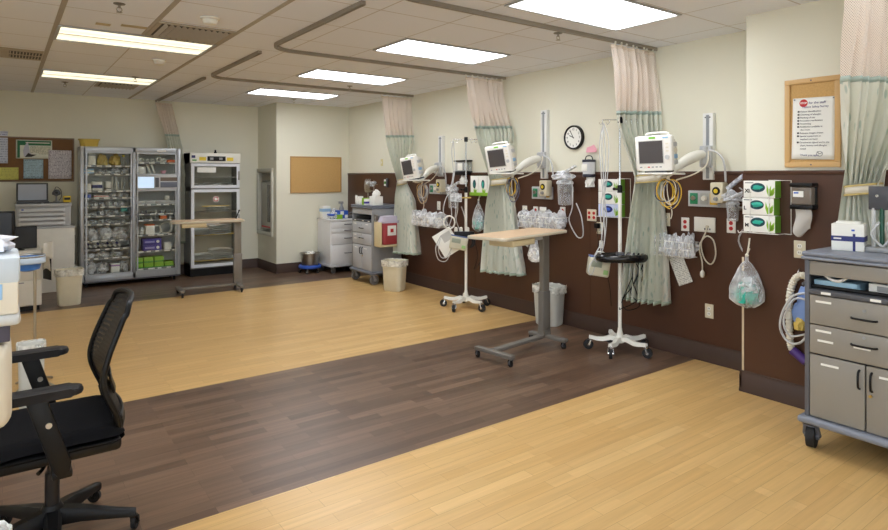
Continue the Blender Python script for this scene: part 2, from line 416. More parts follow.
corkd = mat('brown_cork', (122,88,56), .85, var=.2, scale=60, bump=.1)
birch = mat('birch_frame', (204,166,110), .5, var=.08, scale=6)
# ------------------------------------------------------------ the room
def wallmat(name, rgb):
    return mat(name, rgb, .65, 0, .02, 3)
paint = wallmat('cream_wall_paint', (226,224,206))
ceilm = bpy.data.materials.new('ceiling_tiles'); ceilm.use_nodes = True
def _ceil():
    nt = ceilm.node_tree; N = nt.nodes; L = nt.links; b = N['Principled BSDF']
    tc = N.new('ShaderNodeTexCoord'); mp = N.new('ShaderNodeMapping'); mp.inputs['Location'].default_value = (-.335+6.05, -2.475+6.05, 0)
    L.new(tc.outputs['Object'], mp.inputs['Vector'])
    br = N.new('ShaderNodeTexBrick'); br.offset = 0; br.inputs['Scale'].default_value = 1; br.inputs['Brick Width'].default_value = .605; br.inputs['Row Height'].default_value = .605
    br.inputs['Mortar Size'].default_value = .006; br.inputs['Mortar Smooth'].default_value = .2
    br.inputs['Color1'].default_value = lin((232,236,245)); br.inputs['Color2'].default_value = lin((236,240,249)); br.inputs['Mortar'].default_value = lin((196,192,190))
    L.new(mp.outputs[0], br.inputs['Vector'])
    nz = N.new('ShaderNodeTexNoise'); nz.inputs['Scale'].default_value = 120; L.new(tc.outputs['Object'], nz.inputs['Vector'])
    bp = N.new('ShaderNodeBump'); bp.inputs['Strength'].default_value = .15; bp.inputs['Distance'].default_value = .004; L.new(nz.outputs['Fac'], bp.inputs['Height'])
    L.new(br.outputs['Color'], b.inputs['Base Color']); L.new(bp.outputs['Normal'], b.inputs['Normal']); b.inputs['Roughness'].default_value = .85
_ceil()
wood_light = planks('light_maple_planks', (206,168,108), (216,181,122), (192,152,94), .0756, .62, .30, .10)
wood_dark = planks('dark_walnut_planks', (80,60,47), (122,97,78), (101,78,61), .0756, .5, .34, .24)
panelm = mat('brown_wall_panelling', (76,48,34), .38, 0, .22, 2.2, stretch=(1,1,.25))
basem = mat('dark_brown_baseboard', (66,48,40), .45, 0, .08, 6)
XL, YN = -1.6, -3.0
f = M()
for (y0, y1, mi) in ((YN, 2.886, 0), (2.886, 4.688, 1), (4.688, 8.35, 0), (8.35, YB, 1)):
    f.mi = mi; f.box(XL, XR, y0, y1, -.05, 0)
struct(f.build('floor', [wood_light, wood_dark]))
struct(M().box(XL, XR, YN, YB, ZC, ZC+.06).build('ceiling', ceilm))
struct(M().box(XR, XR+.1, YN, YB, 0, ZC).build('wall_right', paint))
def holed(fixed0, fixed1, a0, a1, h0, h1, z0, z1, axis):
    m = M()
    B = (lambda p, q, r, s: m.box(fixed0, fixed1, p, q, r, s)) if axis == 'x' else (lambda p, q, r, s: m.box(p, q, fixed0, fixed1, r, s))
    B(a0, h0, 0, ZC); B(h1, a1, 0, ZC); B(h0, h1, 0, z0); B(h0, h1, z1, ZC)
    return m
def window(name, fixed, h0, h1, z0, z1, axis):
    m = M(); g = M(); n = 3
    def B(q, p0, p1, r, s, a=.03): q.box(fixed-a, fixed+a, p0, p1, r, s) if axis == 'x' else q.box(p0, p1, fixed-a, fixed+a, r, s)
    B(m, h0, h1, z0, z0+.05); B(m, h0, h1, z1-.05, z1)
    for k in range(n+1): x = h0+(h1-h0-.05)*k/n; B(m, x, x+.05, z0+.05, z1-.05)
    o = struct(m.build(name, mat('window_frame', (200,200,196), .4)))
    B(g, h0+.05, h1-.05, z0+.05, z1-.05, .003); p = g.build('glass_pane', glass, o)
    return o
struct(holed(XL-.1, XL, YN, YB, -2.2, 2.4, .9, 2.45, 'x').build('wall_left', paint))
window('added_window_1', XL-.05, -2.2, 2.4, .9, 2.45, 'x')  # unseen window, added so daylight from the left brightens the ceiling
struct(M().box(XL-.1, XR+.1, YB, YB+.1, 0, ZC).build('wall_back', paint))
struct(holed(YN-.1, YN, XL-.1, XR+.1, -1.4, 1.5, .8, 2.5, 'y').build('wall_front', paint))
window('added_window_2', YN-.05, -1.4, 1.5, .8, 2.5, 'y')  # another added window, out of view behind the camera, for ceiling light
w = M(); XB = 3.54                                     # the wall block that juts out in the far corner, with a recess in its side
w.box(XB, XR, YU, 9.52, 0, ZC); w.box(XB, XR, 10.19, YB, 0, ZC); w.box(XB, XR, 9.52, 10.19, 0, .60); w.box(XB, XR, 9.52, 10.19, 1.66, ZC); w.box(XB+.2, XR, 9.52, 10.19, .60, 1.66)
struct(w.build('wall_corner_block', paint))
struct(M().box(XC, XR, YN, 2.24, 0, ZC).build('wall_column', paint))
# panelling and baseboards
p = M(); p.box(XR-.02, XR, 2.24, YU, .1, 1.585); p.box(XR-.028, XR, 2.24, YU, 1.585, 1.612, .004)
for y in (4.05, 5.9, 7.75): p.box(XR-.023, XR-.02, y-.012, y+.012, .15, 1.585)
struct(p.build('trim_1', panelm))
p = M(); p.box(XC-.02, XC, YN, 2.24, .1, 1.585); p.box(XC-.028, XC, YN, 2.248, 1.585, 1.612, .004); p.box(XC-.02, XR-.02, 2.24, 2.258, .1, 1.6)
struct(p.build('trim_2', panelm))
struct(M().box(XC-.023, XC-.02, 2.246, 2.262, .15, .98, .001).build('trim_3', mat('almond_corner_guard', (206,190,160), .45)))
def baseprof(t=.014): return [(0,0),(t+.006,0),(t+.006,.012),(t,.03),(t,.118),(t-.004,.124),(t-.006,.15),(0,.153)]
def base(name, a, b, nx, ny):
    """baseboard from a to b standing off the wall along (nx, ny)."""
    m = M(); A = []; B = []
    for (d, z) in baseprof(): A.append(m.bm.verts.new((a[0]+nx*d, a[1]+ny*d, z))); B.append(m.bm.verts.new((b[0]+nx*d, b[1]+ny*d, z)))
    n = len(A)
    for i in range(n): m.bm.faces.new((A[i], A[(i+1)%n], B[(i+1)%n], B[i]))
    m.bm.faces.new(A[::-1]); m.bm.faces.new(B)
    struct(m.build(name, basem))
base('baseboard_right', (XR-.02, 2.26), (XR-.02, YU), -1, 0)
base('baseboard_column', (XC-.02, YN), (XC-.02, 2.275), -1, 0)
base('baseboard_column_side', (XC-.034, 2.258), (XR-.02, 2.258), 0, 1)
base('baseboard_block', (XB-.014, YU), (XR, YU), 0, -1)
base('baseboard_block_side', (XB, YU-.014), (XB, YB), -1, 0)
base('baseboard_back', (XL, YB), (XB, YB), 0, -1)
# ceiling bars and curtain tracks
barm = mat('ceiling_bar_metal', (170,162,150), .5)
for i, (x, y0, y1) in enumerate(((.335, YN, YB), (.94, YN, 5.48), (1.548, YN, YB))):
    struct(M().box(x-.017, x+.017, y0, y1, ZC-.005, ZC).build('trim_%d' % (4+i), barm))
trackm = mat('bronze_anodised_track', (150,142,130), .4, .4, .04)
def track(label, pts, ends=True):
    m = M(); t = M()
    P = [Vector((x, y, 0)) for x, y in pts]
    rows = []
    for i, q in enumerate(P):
        d = (P[min(i+1, len(P)-1)]-P[max(i-1, 0)]).normalized(); nrm = Vector((-d.y, d.x, 0))
        rows.append([m.bm.verts.new((q.x+nrm.x*a, q.y+nrm.y*a, z)) for a, z in ((-.017,ZC-.001),(-.017,ZC-.03),(-.006,ZC-.03),(-.006,ZC-.024),(.006,ZC-.024),(.006,ZC-.03),(.017,ZC-.03),(.017,ZC-.001))])
    for a, b in zip(rows, rows[1:]):
        for k in range(8): m.bm.faces.new((a[k], a[(k+1)%8], b[(k+1)%8], b[k]))
    m.bm.faces.new(rows[0][::-1]); m.bm.faces.new(rows[-1])
    return tag(m.build('curtain_track', trackm), label, 'curtain track', 'privacy curtain tracks on the ceiling')
def bend(x, y, r=.24, n=8):   # corner from running along +y at x to running along +x at y
    return [(x+r-r*math.cos(math.pi/2*k/n), y-r+r*math.sin(math.pi/2*k/n)) for k in range(n+1)]
track('bronze curtain track ending above the nearest wall-bay curtain, closest to the camera', [(1.94, 1.6)]+bend(1.94, 3.29)+[(4.82, 3.29)])
track('curved bronze curtain track crossing between the two middle ceiling lights', [(1.94, 3.55)]+bend(1.94, 5.34)+[(4.82, 5.34)])
track('curved bronze curtain track just in front of the farthest right ceiling light', [(1.94, 5.55)]+bend(1.94, 7.33)+[(4.82, 7.33)])
track('straight bronze curtain track running to the back wall above the supply cabinet', [(1.93, 7.42), (1.93, 10.2)])
track('bronze curtain track over the column curtain, mostly out of frame', [(3.2, 1.3), (4.38, 1.3)])
# ------------------------------------------------------------ ceiling lights
lens = emit('light_lens', (246,249,255), 12.0, True)
lens_mid = emit('light_lens_mid', (246,249,255), 2.6, True)
lens_dim = emit('light_lens_dim', (255,246,214), 1.25, True)
def troffer(x, y, label, m=lens, louver=False, S=None):
    t = thing('ceiling_light', label, 'ceiling light', (x+.605, y+.3025, ZC), 0, 'fluorescent ceiling lights')
    fr = M(); w_, h_ = .595, .292
    for a in ((-w_, w_, -h_, -h_+.022), (-w_, w_, h_-.022, h_), (-w_, -w_+.022, -h_+.022, h_-.022), (w_-.022, w_, -h_+.022, h_-.022)): fr.box(*a, -.012, -.001)
    fr.build('frame', alum, t)
    M().box(-w_+.022, w_-.022, -h_+.022, h_-.022, -.006, -.002).build('diffuser', m, t)
    if louver:
        b = M(); b.box(-w_+.022, w_-.022, -.012, .012, -.012, -.0065); b.build('centre_bar', white, t)
    return t
YLs = (2.475, 4.29, 6.105, 7.92)
for y, l in zip(YLs, ('wide bright ceiling light nearest the camera on the right row, cut by the frame top', 'second bright ceiling light of the right row, beyond the clock curtain track', 'third bright ceiling light of the right row', 'farthest small bright ceiling light of the right row, before the corner wall')):
    troffer(2.755, y, l)
troffer(.335, 5.5, 'left row ceiling light beside the large air vent, warm and dimmer', lens_dim, True)
troffer(.335, 7.92, 'far left ceiling light close to the back wall, warm and dimmer', lens_dim, True)
for (x, y) in ((2.755, .66), (2.755, -1.155), (.335, 3.08), (.335, .66), (-1.0, .66), (.335, -1.76), (-1.0, 3.08)):
    troffer(x, y, 'ceiling light outside the picture behind the viewer', lens if y > 2 else lens_mid)
def vent(x0, x1, y0, y1, label, slats, kind='vent', along='y'):
    t = thing('air_vent', label, 'air vent', ((x0+x1)/2, (y0+y1)/2, ZC)); w_, h_ = (x1-x0)/2, (y1-y0)/2
    M().box(-w_, w_, -h_, h_, -.003, -.001).build('backing', mat('vent_dark', (84,82,80), .7), t)
    fr = M()
    for a in ((-w_, w_, -h_, -h_+.03), (-w_, w_, h_-.03, h_), (-w_, -w_+.03, -h_+.03, h_-.03), (w_-.03, w_, -h_+.03, h_-.03)): fr.box(*a, -.012, -.001)
    fr.build('frame', mat('vent_frame', (176,166,150), .5), t)
    for k in range(slats):
        u = -w_+.04+(2*w_-.08)*(k+.5)/slats
        s = M(); o = M(); o.box(-.001, .001, -h_+.03, h_-.03, -.02, .012)
        s.add(o, Matrix.Translation((u, 0, -.014)) @ Matrix.Rotation(R(-42), 4, 'Y')); s.build('slat', mat('vent_slat', (190,182,170), .5), t)
    return t
vent(.95, 1.53, 4.93, 5.48, 'large louvred air vent beside the nearer left ceiling light', 11)
vent(.96, 1.42, 8.53, 9.0, 'small louvred air vent behind the far left ceiling light', 9)
t = thing('air_vent', 'dark slotted air grille on the far left of the ceiling', 'air vent', (.15, 7.06, ZC))
M().box(-.17, .165, -.28, .28, -.008, -.001, .003).build('frame', mat('vent_frame', (176,166,150), .5), t)
for k in range(2):
    M().box(-.10, .155, -.17+k*.21, -.02+k*.21, -.01, -.0085).build('slot', mat('vent_dark', (84,82,80), .7), t)
    for j in range(10): M().box(-.095+.025*j, -.088+.025*j, -.17+k*.21, -.02+k*.21, -.014, -.0102).build('blade', mat('vent_slat', (190,182,170), .5), t)
def sprinkler(x, y, label, big=False):
    t = thing('sprinkler_head', label, 'sprinkler', (x, y, ZC), 0, 'sprinkler heads in the ceiling tiles')
    M().lathe([(.038,0),(.036,-.004),(.012,-.01)], n=20).build('escutcheon', mat('sprinkler_plate', (120,116,110), .4, .5), t)
    b = M(); b.cyl((0,0,-.008), (0,0,-.03), .008); b.tube([(-.012,0,-.028),(-.016,0,-.045),(0,0,-.058)], .0025, 6); b.tube([(.012,0,-.028),(.016,0,-.045),(0,0,-.058)], .0025, 6); b.box(-.013,.013,-.004,.004,-.031,-.026)
    b.build('body', steel, t)
    M().lathe([(.019,-.058),(.02,-.06),(.003,-.062)], n=16).build('deflector', steel, t)
for x, y, l in ((.64, 4.6, 'bronze sprinkler head near the top left of the picture'), (1.27, 7.93, 'dark sprinkler head hanging over the far left ceiling light'), (.63, 8.88, 'small sprinkler head beyond the far left ceiling light'), (3.66, 7.07, 'small sprinkler head below the third right ceiling light'), (3.6, 8.79, 'small sprinkler head above the corner wall edge'), (3.67, 3.42, 'sprinkler head between the two nearest curtains')):
    sprinkler(x, y, l)
for x, y, l in ((1.24, 4.62, 'round white smoke detector under the large air vent corner'), (1.277, 6.615, 'round white ceiling detector between the two left lights')):
    t = thing('smoke_detector', l, 'smoke detector', (x, y, ZC))
    M().lathe([(.068,-.001),(.068,-.012),(.06,-.016)], n=28).build('base', white, t)
    M().lathe([(.052,-.016),(.052,-.03),(.044,-.045),(.02,-.052),(.0001,-.053)], n=28).build('dome', white, t)
for x, y, w_, l in ((.625, 5.29, .05, 'small beige square ceiling plate near the left light'), (.83, 5.23, .09, 'beige rectangular ceiling plate next to the small square one')):
    tag(M().box(-w_, w_, -.032, .032, -.006, -.001, .002).build('ceiling_plate', mat('almond_plate', (190,174,140), .5)), l, 'ceiling plate', loc=(x, y, ZC))
# ------------------------------------------------------------ curtains
def curtain(label, st, folds, amp, tie=None, zsplit=2.13, seed=0, loose=0.0):
    """st: stations top to bottom, each (left point, right point, fold amplitude)."""
    st = [(Vector(a), Vector(b), k) for a, b, k in st]
    base_pt = (st[-1][0]+st[-1][1])/2
    t = thing('privacy_curtain', label, 'curtain', base_pt, 0, 'privacy curtains tied back along the room')
    z0, z1 = st[0][0].z, st[-1][0].z
    def sect(z):
        for (a, b, k), (a2, b2, k2) in zip(st, st[1:]):
            if a.z >= z >= a2.z-1e-6:
                f_ = (a.z-z)/(a.z-a2.z); g = f_*f_*(3-2*f_)*.2+f_*.8
                return a.lerp(a2, g), b.lerp(b2, g), k+(k2-k)*g
        return st[-1]
    def surf(u, z):
        A, B, k = sect(z); k = k*1.35; A = A.copy(); B = B.copy(); A.z = B.z = z
        d = (B-A); n = Vector((d.y, -d.x, 0)).normalized()
        uu = u+.018*math.sin(9*u+seed+2*z)
        ph = 2*math.pi*folds*uu+.5*math.sin(3*z+seed*2)
        off = k*(math.sin(ph)+.3*math.sin(2.1*ph+seed+z)+.2*math.sin(.53*ph+1.3*z))
        q = A+d*(u+.35/folds*math.sin(ph*2+.6)*.25)+n*off
        return q-base_pt
    for nm, za, zb, m, nv in (('net_panel', z0, zsplit, net, 14), ('fabric_panel', zsplit+.012, z1, leaf, 44)):
        g = M(); g.grid(lambda u, v: surf(u, za+(zb-za)*v), folds*12, nv, uvs=lambda u, v: (u*1.9, (za+(zb-za)*v)))
        g.build(nm, m, t, fixn=False, ang=80)
        if nm == 'fabric_panel':
            h = M(); h.grid(lambda u, v: surf(u, zsplit-.012+.03*v)+Vector((0,0,0)), folds*12, 1, uvs=lambda u, v: (u*1.9, v*.03)); h.build('seam_band', mat('curtain_seam', (176,194,186), .8), t, thick=.004, fixn=False, ang=80)
            h = M(); h.grid(lambda u, v: surf(u, z1+.03*v), folds*12, 1); h.build('bottom_hem', mat('curtain_hem', (176,190,174), .8), t, thick=.006, fixn=False, ang=80)
    h = M(); h.grid(lambda u, v: surf(u, z0-.03*v)*1.0, folds*12, 2); h.build('heading_tape', mat('curtain_tape', (226,214,200), .8), t, thick=.006, fixn=False, ang=80)
    for i in range(folds+1):
        q = surf(min(1, (i+.25)/folds), z0)
        k = M(); k.tube([(q.x, q.y, q.z-.012), (q.x+.006, q.y, q.z+.008), (q.x, q.y, ZC-.032-base_pt.z)], .0022, 6); k.sph((q.x, q.y, ZC-.04-base_pt.z), .009, n=6)
        k.build('hook', white, t)
    if tie:
        a, b, z, h_, k = tie      # an elliptical band around the gathered cloth
        a = Vector(a)-base_pt; b = Vector(b)-base_pt; c_ = (a+b)/2; d = (b-a)/2; n = Vector((d.y, -d.x, 0)).normalized()*k
        for nm, zz0, zz1, mm, gr in (('tieback', -h_/2, h_/2, mat('tieback_band', (214,208,192), .7), 1.0), ('tieback_trim', h_/2-.004, h_/2+.008, mat('tieback_gold', (196,176,112), .6), 1.03), ('tieback_trim', -h_/2-.008, -h_/2+.004, mat('tieback_gold', (196,176,112), .6), 1.03)):
            g = M(); g.grid(lambda u, v: c_+(d*math.cos(2*math.pi*u)+n*math.sin(2*math.pi*u))*gr+Vector((0, 0, z-base_pt.z-c_.z+base_pt.z*0+zz0+(zz1-zz0)*v+.012*math.cos(2*math.pi*u))) , 32, 1, cu=True)
            g.build(nm, mm, t, thick=.005, fixn=False, ang=60)
    return t
def P3(v, z): return (v.x, v.y, z)
def band(a, b, z): return (P3(a, z), P3(b, z), z)
# nearest wall curtain
tl, tr = onX(635, 178, 4.60), onX(663, 178, 4.72); bl, br_ = onX(621, 300, 4.58), onX(669, 300, 4.70)
curtain('green leaf-patterned curtain hanging behind the nearest patient monitor, cream net top', [((4.16,3.27,2.69),(4.80,3.29,2.69),.022), ((4.2,3.27,2.5),(4.79,3.27,2.5),.03), (P3(onX(617,115,4.45),2.05), P3(onX(661,115,4.74),2.05), .04), (P3(tl,1.55), P3(tr,1.55), .045), (P3(bl.lerp(tl,.5),1.1), P3(br_.lerp(tr,.5),1.1), .045), (P3(bl,.44), P3(br_,.44), .06)], 8, .04, (P3(tl,0), P3(tr,0), 1.55, .06, .085), seed=1)
tl, tr = onX(491, 184, 4.6), onX(509, 184, 4.72); bl, br_ = onX(484, 266, 4.6), onX(523, 266, 4.72)
curtain('green leaf-patterned curtain behind the middle patient monitor, cream net top', [((4.19,5.32,2.69),(4.80,5.34,2.69),.022), ((4.22,5.32,2.5),(4.79,5.32,2.5),.03), (P3(onX(476,125,4.45),2.05), P3(onX(514,125,4.74),2.05), .04), (P3(tl,1.5), P3(tr,1.5), .04), (P3(bl.lerp(tl,.6),1.2), P3(br_.lerp(tr,.6),1.2), .05), (P3(bl,.44), P3(br_,.44), .06)], 8, .04, (P3(tl,0), P3(tr,0), 1.5, .06, .085), seed=2.2)
tl, tr = onX(397.5, 183, 4.62), onX(406.5, 183, 4.72); bl, br_ = onX(397, 255, 4.6), onX(418, 255, 4.72)
curtain('green leaf-patterned curtain beside the grey supply cart, farthest on the right wall', [((4.26,7.31,2.69),(4.80,7.33,2.69),.022), ((4.28,7.31,2.5),(4.79,7.31,2.5),.03), (P3(onX(387,140,4.45),2.05), P3(onX(414.5,140,4.74),2.05), .035), (P3(tl,1.48), P3(tr,1.48), .035), (P3(bl.lerp(tl,.4),1.2), P3(br_.lerp(tr,.4),1.2), .045), (P3(bl,.45), P3(br_,.45), .055)], 7, .04, (P3(tl,0), P3(tr,0), 1.48, .07, .08), seed=3.7)
tl, tr = onX(845, 190, 4.30), onX(882, 190, 4.31); bl, br_ = onX(836, 260, 4.322), onX(900, 260, 4.322)
curtain('large leaf-patterned curtain with striped tieback on the column at right edge', [((3.66,1.3,2.69),(4.34,1.3,2.69),.025), ((3.72,1.32,2.5),(4.32,1.3,2.5),.028), ((3.90,1.44,2.13),(4.33,1.22,2.13),.035), (P3(tl,1.49), P3(tr,1.49), .035), (P3(bl,1.1), P3(br_,1.1), .018), (P3(bl,.5), P3(br_,.5), .018)], 8, .04, (P3(tl,0), P3(tr,0), 1.49, .05, .085), seed=5.1)
curtain('thin cream and green curtain behind the supply cabinet at the back wall', [(P3(onY(156,101,10.0),2.69), P3(onY(172,101,10.1),2.69), .02), (P3(onY(167,145,10.12),2.0), P3(onY(183,145,10.14),2.0), .025), (P3(onY(178,200,10.12),1.25), P3(onY(189,200,10.14),1.25), .02), (P3(onY(178,240,10.12),.5), P3(onY(190,240,10.14),.5), .025)], 6, .03, None, seed=4.4, zsplit=2.2)
# ------------------------------------------------------------ supply cabinet on the back wall
def casterset(t, x0, x1, y0, y1, r=.035, m=rubber, name='caster', fork=steel, top=None):
    for x in (x0, x1):
        for y in (y0, y1): caster(t, x, y, r, m, name, fork, top)
def caster(t, x, y, r=.035, m=rubber, name='caster', fork=steel, top=None, z=0, a=20, twin=False):
    top = top or 2*r+.03
    k = M(); k.cyl((x, y, z+2*r), (x, y, z+top), r*.3, n=10)
    ca, sa = math.cos(R(a)), math.sin(R(a)); ox, oy = x+ca*r*.45, y+sa*r*.45; w_ = r*.42
    for s in (-1, 1):
        q = (ox-sa*s*w_*1.25, oy+ca*s*w_*1.25)
        k.cyl((x-sa*s*w_*.9, y+ca*s*w_*.9, z+2*r+.004), (q[0], q[1], z+r), r*.2, n=8)
    k.cyl((x, y, z+2*r), (x, y, z+2*r+.008), r*.62, n=14)
    o = k.build(name, fork, t)
    h = M(); h.cyl((ox-sa*w_*.75, oy+ca*w_*.75, z+r), (ox+sa*w_*.75, oy-ca*w_*.75, z+r), r, n=22)
    h.build('wheel', m, o)
    h = M(); h.cyl((ox-sa*w_*1.3, oy+ca*w_*1.3, z+r), (ox+sa*w_*1.3, oy-ca*w_*1.3, z+r), r*.32, n=12); h.build('hub', fork, o)
CX, CY, ZO = .872, 9.72, .03
W_, D_, H_ = 1.305, .38, 1.95
cabm = mat('cabinet_aluminium', (176,180,184), .35, .5, .03)
sup = thing('supply_cabinet', 'tall two-bay aluminium supply cabinet with glass doors on the back wall', 'cabinet', (CX, CY, ZO))
m = M(); m.box(0, .012, .04, D_, .05, H_); m.box(W_-.012, W_, .04, D_, .05, H_); m.box(0, W_, D_-.01, D_, .05, H_); m.box(.66, .69, .04, D_, .05, H_)
m.box(0, W_, .04, D_, H_-.02, H_); m.box(0, W_, .04, D_, .05, .07); m.build('body', [mat('cabinet_inside', (206,208,204), .5)], sup)
m = M()
for x0, x1 in ((0,.045),(.655,.695),(W_-.045,W_)): m.box(x0, x1, 0, .045, .05, H_, .004)
m.box(.055, W_-.055, 0, .045, H_-.07, H_, .004); m.box(.055, W_-.055, 0, .045, .05, .13, .004); m.build('front_frame', cabm, sup)
M().box(.0, W_, .0, .05, .03, .052, .003).build('bottom_rail', dgrey, sup)
for x in (.08, W_-.08):
    for y in (.06, D_-.06): M().cyl((x,y,-ZO), (x,y,.05), .02, n=12).build('foot', black, sup)
M().box(.98, 1.1, -.002, 0, H_-.055, H_-.03).build('name_plate', card, sup)
def gdoor(t, x0, x1, z0, z1, y=-.02, fr=.022, fm=cabm, name='door'):
    d = M()
    for a in ((x0, x1, z0, z0+fr), (x0, x1, z1-fr, z1), (x0, x0+fr, z0+fr, z1-fr), (x1-fr, x1, z0+fr, z1-fr)): d.box(a[0], a[1], y, y+.02, a[2], a[3])
    o = d.build(name, fm, t)
    M().box(x0+fr, x1-fr, y+.008, y+.013, z0+fr, z1-fr).build('glass_pane', glass, o)
    return o
d1 = gdoor(sup, .06, .645, .13, H_-.07)
d2 = gdoor(sup, .703, W_-.058, .13, 1.335-.0); d3 = gdoor(sup, .703, W_-.058, 1.545, H_-.07)
for d, x, z0, z1 in ((d1, .628, .9, 1.1), (d2, .72, .8, 1.0)): M().box(x-.006, x+.006, -.035, -.02, z0, z1, .003).build('handle', dgrey, d)
# control panel in the right bay
p = M().box(.703, W_-.058, -.02, .03, 1.335, 1.545, .003).build('control_panel', lgrey, sup)
M().box(.72, .93, -.022, -.02, 1.36, 1.52).build('display', emit('pale_blue_display', (150,195,235), .9), p)
M().box(.95, 1.0, -.022, -.02, 1.37, 1.51).build('keypad', dgrey, p)
k = M(); k.box(1.02, 1.255, -.022, -.02, 1.46, 1.515); k.build('label_strip', mat('brown_strip', (110,96,84), .5), p)
M().box(1.02, 1.255, -.024, -.02, 1.365, 1.445, .002).build('drawer_front', mat('slate_panel', (104,110,124), .4), p)
shm = mat('shelf_grey', (120,124,126), .4)
ZL = [1.685,1.565,1.325,1.225,1.10,.97,.855,.62,.50,.37,.145]; ZR = [1.735,1.565,1.115,.975,.885,.665,.425,.17]
def shelf(t, x0, x1, z, seed=0):
    s = M(); s.box(x0, x1, .05, D_-.02, z-.012, z); s.box(x0, x1, .045, .05, z-.022, z+.006)
    s.mi = 1; r = random.Random(seed); x = x0+.03
    while x < x1-.08: 
        w_ = r.uniform(.05,.09); s.box(x, x+w_, .0435, .0448, z-.018, z+.002); x += w_+r.uniform(.03,.08)
    return s.build('shelf', [shm, card], t)
for i, z in enumerate(ZL): shelf(sup, .02, .655, z, i)
for i, z in enumerate(ZR): shelf(sup, .695, W_-.015, z, i+20)
# what stands on the shelves (each thing its own object, at its shelf's real place)
def at(x, z, y=.16): return (CX+x*.975, CY+y, z+ZO+.0005)
def put_box(name, label, cat, x, z, w_, h_, d_, m_, group=None, y=.06, rz=0, band=None, stripe=None):
    """small carton: body, and a printed band where the photograph shows one"""
    b = M(); b.box(-w_/2, w_/2, 0, d_, 0, h_, min(.004, h_*.2))
    if band:
        b.mi = 1; b.box(-w_/2-.0006, w_/2+.0006, -.0006, d_+.0006, h_*band[1], h_*band[2])
    return tag(b.build(name, [m_]+([band[0]] if band else [card])), label, cat, group, (CX+x*.975, CY+y, z+ZO+.0005), rz)
def put_bag(label, x, z, rx, ry, rz_, m_=bag, group=None, y=.17, seed=0, name='supply_bag', cat='bag', core=None):
    b = M(); b.blob((0,0,0), rx, ry, rz_, seed, .45, 1.8)
    if core: b.mi = 1; b.blob((0,0,.004), rx*.62, ry*.6, rz_*.66, seed+7, .4, 2.5, 2)
    return tag(b.build(name, [m_]+([core] if core else [])), label, cat, group, (CX+x*.975, CY+y, z+ZO+.0005))
r = random.Random(5)
put_box('carton', 'white carton on the top left shelf of the supply cabinet', 'box', .15, 1.685, .09, .17, .2, card, band=(grey,.8,.9))
for i, x in enumerate((.29, .46)):
    put_bag(('tilted tan packet on the cabinet top left shelf, nearer the white carton', 'upright tan packet on the cabinet top left shelf, nearer the yellow-capped bottle')[i], x, 1.685, .065, .07, .10, tan, seed=i+3, name='packet', cat='packet')
t = thing('capped_bottle', 'clear bottle with a yellow cap on the top left cabinet shelf', 'bottle', at(.57, 1.685))
M().lathe([(.025,0),(.027,.01),(.027,.09),(.012,.12),(.012,.13)]).build('bottle_body', hardclear, t); M().lathe([(.018,.128),(.018,.155),(.015,.16)]).build('cap', yellow, t)
put_box('carton', 'pale blue and white flat carton on the second left cabinet shelf', 'box', .11, 1.565, .13, .07, .2, ltblue, band=(card,.35,.65))
for i in range(3): put_bag('grey wrapped packet on the second left cabinet shelf', .26+i*.09, 1.565, .05, .09, .035, bagt, 'grey packets on the second left shelf', seed=i, core=grey)
for i in range(2): put_bag('puffed clear packet at the right end of the second left cabinet shelf', .47+i*.11, 1.565, .05, .08, .06, bag, 'puffed packets on the second left shelf', seed=i+9, core=linen)
put_box('carton', 'plain white carton on the third left cabinet shelf, against the side post', 'box', .09, 1.325, .1, .1, .2, card)
put_box('carton', 'white carton with a navy band on the third left cabinet shelf', 'box', .22, 1.325, .12, .13, .2, card, band=(navy,.3,.65))
put_box('carton', 'narrow white carton on the third left cabinet shelf', 'box', .36, 1.325, .06, .13, .2, card, band=(dgrey,.2,.3))
for i in range(6):
    q = M(); q.cyl((0,0,.004), (.03*math.sin(i*1.7),.05,.20-.01*(i%3)), .008, n=8)
    tag(q.build('wrapped_syringe', bagt if i % 2 else white), 'thin wrapped instrument standing on the third left cabinet shelf', 'syringe', 'wrapped instruments on the third left shelf', at(.42+i*.03, 1.325, .12))
put_box('carton', 'small blue carton on the fourth left cabinet shelf', 'box', .1, 1.225, .07, .05, .15, blue)
put_box('packet', 'long white packet with a red edge on the fourth left cabinet shelf', 'packet', .27, 1.225, .18, .035, .15, card, band=(red,.5,.8))
for i in range(3): put_bag('clear packet heaped at the right end of the fourth left cabinet shelf', .42+i*.08, 1.225, .05, .09, .05, bag, 'clear packets on the fourth left shelf', seed=i+19, core=linen)
for s, z in enumerate((1.10, .97, .855)):
    nm = ('fifth', 'sixth', 'seventh')[s]
    for i in range(6): put_bag('small clear packet on the %s left cabinet shelf' % nm, .09+i*.092, z, .045, .09, r.uniform(.022,.05), bagt if i % 2 else bag, 'small packets on the %s left shelf' % nm, seed=i+30+s*9, core=(card, grey, dgrey)[(i+s) % 3])
put_box('carton', 'teal packet on the sixth left cabinet shelf', 'packet', .565, .97+.05, .08, .05, .12, mat('teal_card', (20,130,125), .5), y=.05)
for i in range(3): put_bag('big clear bag of coiled tubing on the eighth left cabinet shelf', .13+i*.19, .62, .095, .13, .12-.02*(i==2), bag, 'bags of tubing on the eighth left shelf', seed=i+50, core=(grey, linen, linen)[i])
for i in range(7):
    q = M(); o = M(); o.box(-.012,.012,0,.14,0,.12,.003); q.add(o, Matrix.Rotation(R(-42), 4, 'Y')); o = M(); q.mi = 1; o.box(-.0125,.0125,-.001,.1,.05,.09); q.add(o, Matrix.Rotation(R(-42), 4, 'Y'))
    tag(q.build('leaning_packet', [card, grey if i % 2 else navy]), 'slim white packet leaning over in the row on the ninth left cabinet shelf', 'packet', 'leaning packets on the ninth left shelf', at(.15+i*.062, .52, .08))
